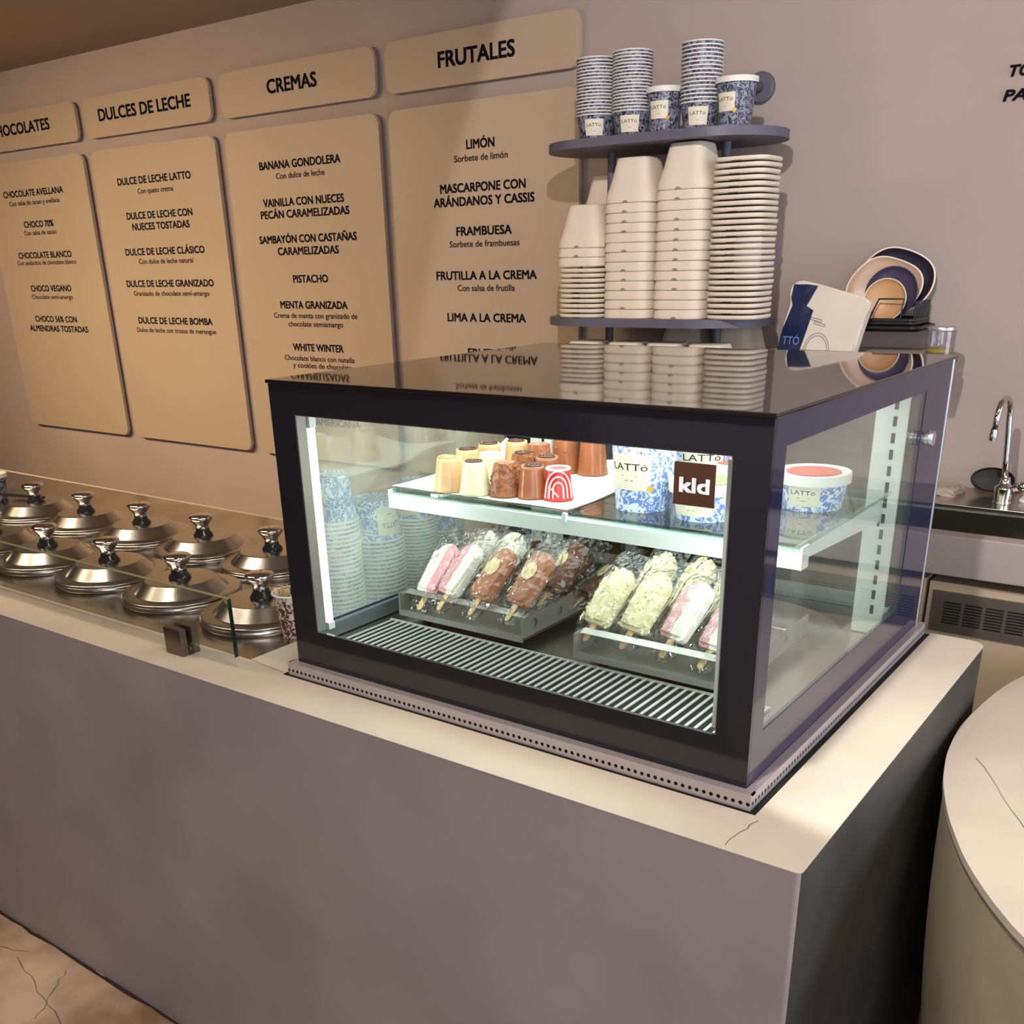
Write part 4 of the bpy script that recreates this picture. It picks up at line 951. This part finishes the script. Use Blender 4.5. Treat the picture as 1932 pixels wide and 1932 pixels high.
# dish rack with plates
rk = thing('dish_rack', 'black wire dish rack with drip tray fixed to the wall behind the bags', 'dish rack', (.5150, 1.5030, .4958), sc=KS)
bm = NB(); prism(bm, rrect(-.085, -.03, .095, .155, .02), 0, .004); 
pl = rrect(-.085, -.03, .095, .155, .02); tube(bm, [(x, y, .010) for x, y in pl], .005, 8, True); link('drip_tray', bm, M_blackm, rk)
bm = NB(); ring = rrect(-.060, -.02, .080, .13, .012); tube(bm, [(x, y, .030) for x, y in ring], .006, 8, True); tube(bm, [(x, y, .022) for x, y in ring], .006, 8, True)
for fx, fy in ((-.055, -.015), (.075, -.015), (-.055, .12), (.075, .12)): tube(bm, [(fx, fy, .004), (fx, fy, .03)], .004, 8)
link('rack_base', bm, M_blackm, rk)
bm = NB()
for k in range(9): tube(bm, [(.079, -.02+k*.0182, .03), (.079, -.02+k*.0182, .082)], .0022, 6)
tube(bm, [(.079, -.02, .066), (.079, .126, .066)], .0022, 6)
tube(bm, [(-.05, -.02, .03), (-.025, -.02, .088), (.045, -.02, .088), (.040, -.02, .03)], .0026, 8)
link('wire', bm, M_blackm, rk)
def plate_bm(a, b, wob=0.0, d=.014):
    bm = NB(); seg = 48
    for prof, mi in (([(1, 0.9), (.985, 1.0), (.955, .95), (.93, .7), (.78, .25), (0, .2)], 0), ([(1, .9), (.97, .5), (.75, 0), (0, 0)], 1)):
        rings = []
        for r, z in prof:
            if r == 0: rings.append([bm.verts.new((0, 0, z*d))]); continue
            rings.append([bm.verts.new((a*r*math.cos(2*PI*k/seg)*(1+wob*math.sin(2*PI*k/seg*2+.6)), b*r*math.sin(2*PI*k/seg)*(1+wob*math.cos(2*PI*k/seg*3)), z*d)) for k in range(seg)])
        for i, (A, B) in enumerate(zip(rings, rings[1:])):
            for k in range(seg):
                q = [A[k], A[(k+1) % seg], B[(k+1) % seg] if len(B) > 1 else B[0]]+([B[k]] if len(B) > 1 else [])
                f = bm.faces.new(q if mi == 0 else q[::-1]); f.material_index = 0 if i < 2 and mi == 0 else 1
    return bm
M_ivory = mat('ivory_rim', (232, 216, 198), .35); M_pdark = mat('navy_plate', (40, 36, 52), .3); M_ppink = mat('blush_plate', (206, 172, 148), .35); M_ptan = mat('tan_plate', (196, 150, 104), .4); M_pvio = mat('violet_plate', (66, 58, 84), .35)
for nm, dx, dy, dz, a, b, wob, m, lab in (
    ('oval_platter', -.028, .115, .135, .112, .098, .05, [M_ivory, M_pdark], 'large dark platter with pale rim standing rearmost in the dish rack'),
    ('oval_platter', -.045, .083, .122, .105, .086, .06, [M_ivory, M_ppink], 'blush pink wavy platter in front of the dark platter'),
    ('round_plate', -.012, .048, .108, .074, .074, 0, [M_pdark, M_pvio], 'violet plate standing between the pink platter and the tan plate'),
    ('round_plate', -.018, .014, .090, .060, .060, 0, [M_ivory, M_ptan], 'small tan plate standing foremost in the dish rack')):
    t = thing(nm, lab, 'plate', (.5150+dx*KS, 1.5030+dy*KS, .4958+(dz-.008)*KS), (math.radians(80), 0, math.radians(8)), 'plates in the dish rack', KS); link('plate_body', plate_bm(a, b, wob), m, t, ang=60)
# glass jar
t = thing('glass_jar', 'small clear glass jar with metal lid on the wall ledge', 'jar', (.6519, 1.4698, ZLg), sc=KS); 
bm = lathe(NB(), [(0, 0), (.038, 0), (.040, .003), (.040, .062), (.0385, .064), (.037, .062), (.037, .004), (0, .004)], 36); link('jar_body', bm, glass('jar_glass', (.9, .9, .92), boost=2.0), t)
bm = lathe(NB(), [(.0395, .0645), (.041, .065), (.041, .073), (.039, .0745), (0, .0745)], 36); link('jar_lid', bm, M_alu, t)
bm = lathe(NB(), [(0, .0042), (.0355, .0042), (.0355, .016), (0, .018)], 30); link('jar_contents', bm, mat('yellow_lining', (196, 170, 60), .6), t)

# ------------------------------------------------------------------ concrete table at the front right and floor grate
TZ = -.10
half = [(.983, .607), (.984, .668), (.991, .744), (1.001, .836), (1.026, .947), (1.075, 1.045), (1.15, 1.11), (1.25, 1.14), (1.36, 1.145)]
low = [(.990, .521), (.996, .483), (1.011, .409), (1.029, .352), (1.047, .300), (1.069, .250), (1.092, .200), (1.126, .143), (1.160, .095), (1.199, .048), (1.26, .0), (1.36, -.04)]
prof = list(reversed(low))+half                      # left side from the near end round to the far end
cxm = 1.40
pts = prof+[(2*cxm-x, y) for x, y in reversed(prof)]
def resample(pts, n, it=2):
    for _ in range(it):
        q = []
        for i in range(len(pts)):
            a, b = pts[i], pts[(i+1) % len(pts)]; q += [(.75*a[0]+.25*b[0], .75*a[1]+.25*b[1]), (.25*a[0]+.75*b[0], .25*a[1]+.75*b[1])]
        pts = q
    return pts
outl = resample(pts, 0, 2); tc = Vector((cxm, .56))
tb = thing('concrete_table', 'rounded pale concrete pedestal table right of the counter', 'table', (cxm, .56, ZF))
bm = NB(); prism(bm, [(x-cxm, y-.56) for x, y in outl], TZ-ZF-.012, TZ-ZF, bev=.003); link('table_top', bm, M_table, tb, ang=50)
bm = NB(); rings = []
for k in range(13):
    s = k/12; sc = .992*(1-.02*s-.20*s**2.6); z = (TZ-ZF-.0125)*(1-s)
    rings.append([bm.verts.new(((x-cxm)*sc, (y-.56)*sc, z)) for x, y in outl])
for A, B in zip(rings, rings[1:]):
    for i in range(len(A)): bm.faces.new((A[i], B[i], B[(i+1) % len(A)], A[(i+1) % len(A)]))
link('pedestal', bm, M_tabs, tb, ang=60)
bm = NB(); ribbon(bm, wiggle((1.035-cxm, .52-.56), (1.30-cxm, .06-.56), 16, .004), .0006, TZ-ZF+.0003); link('crack', bm, M_crack, tb, sm=False)
fg = thing('floor_grate', 'black floor grate with thin light bars between counter and table', 'grate', (.98, 1.03, ZF))
link('grate_frame', bx((-.12, -.085, 0), (.25, .075, .012), .002), M_dark, fg)
bm = NB()
for k in range(12): box(bm, (-.11+k*.03, -.075, .0122), (-.106+k*.03, .066, .0136))
link('grate_bar', bm, M_alu, fg, sm=False)
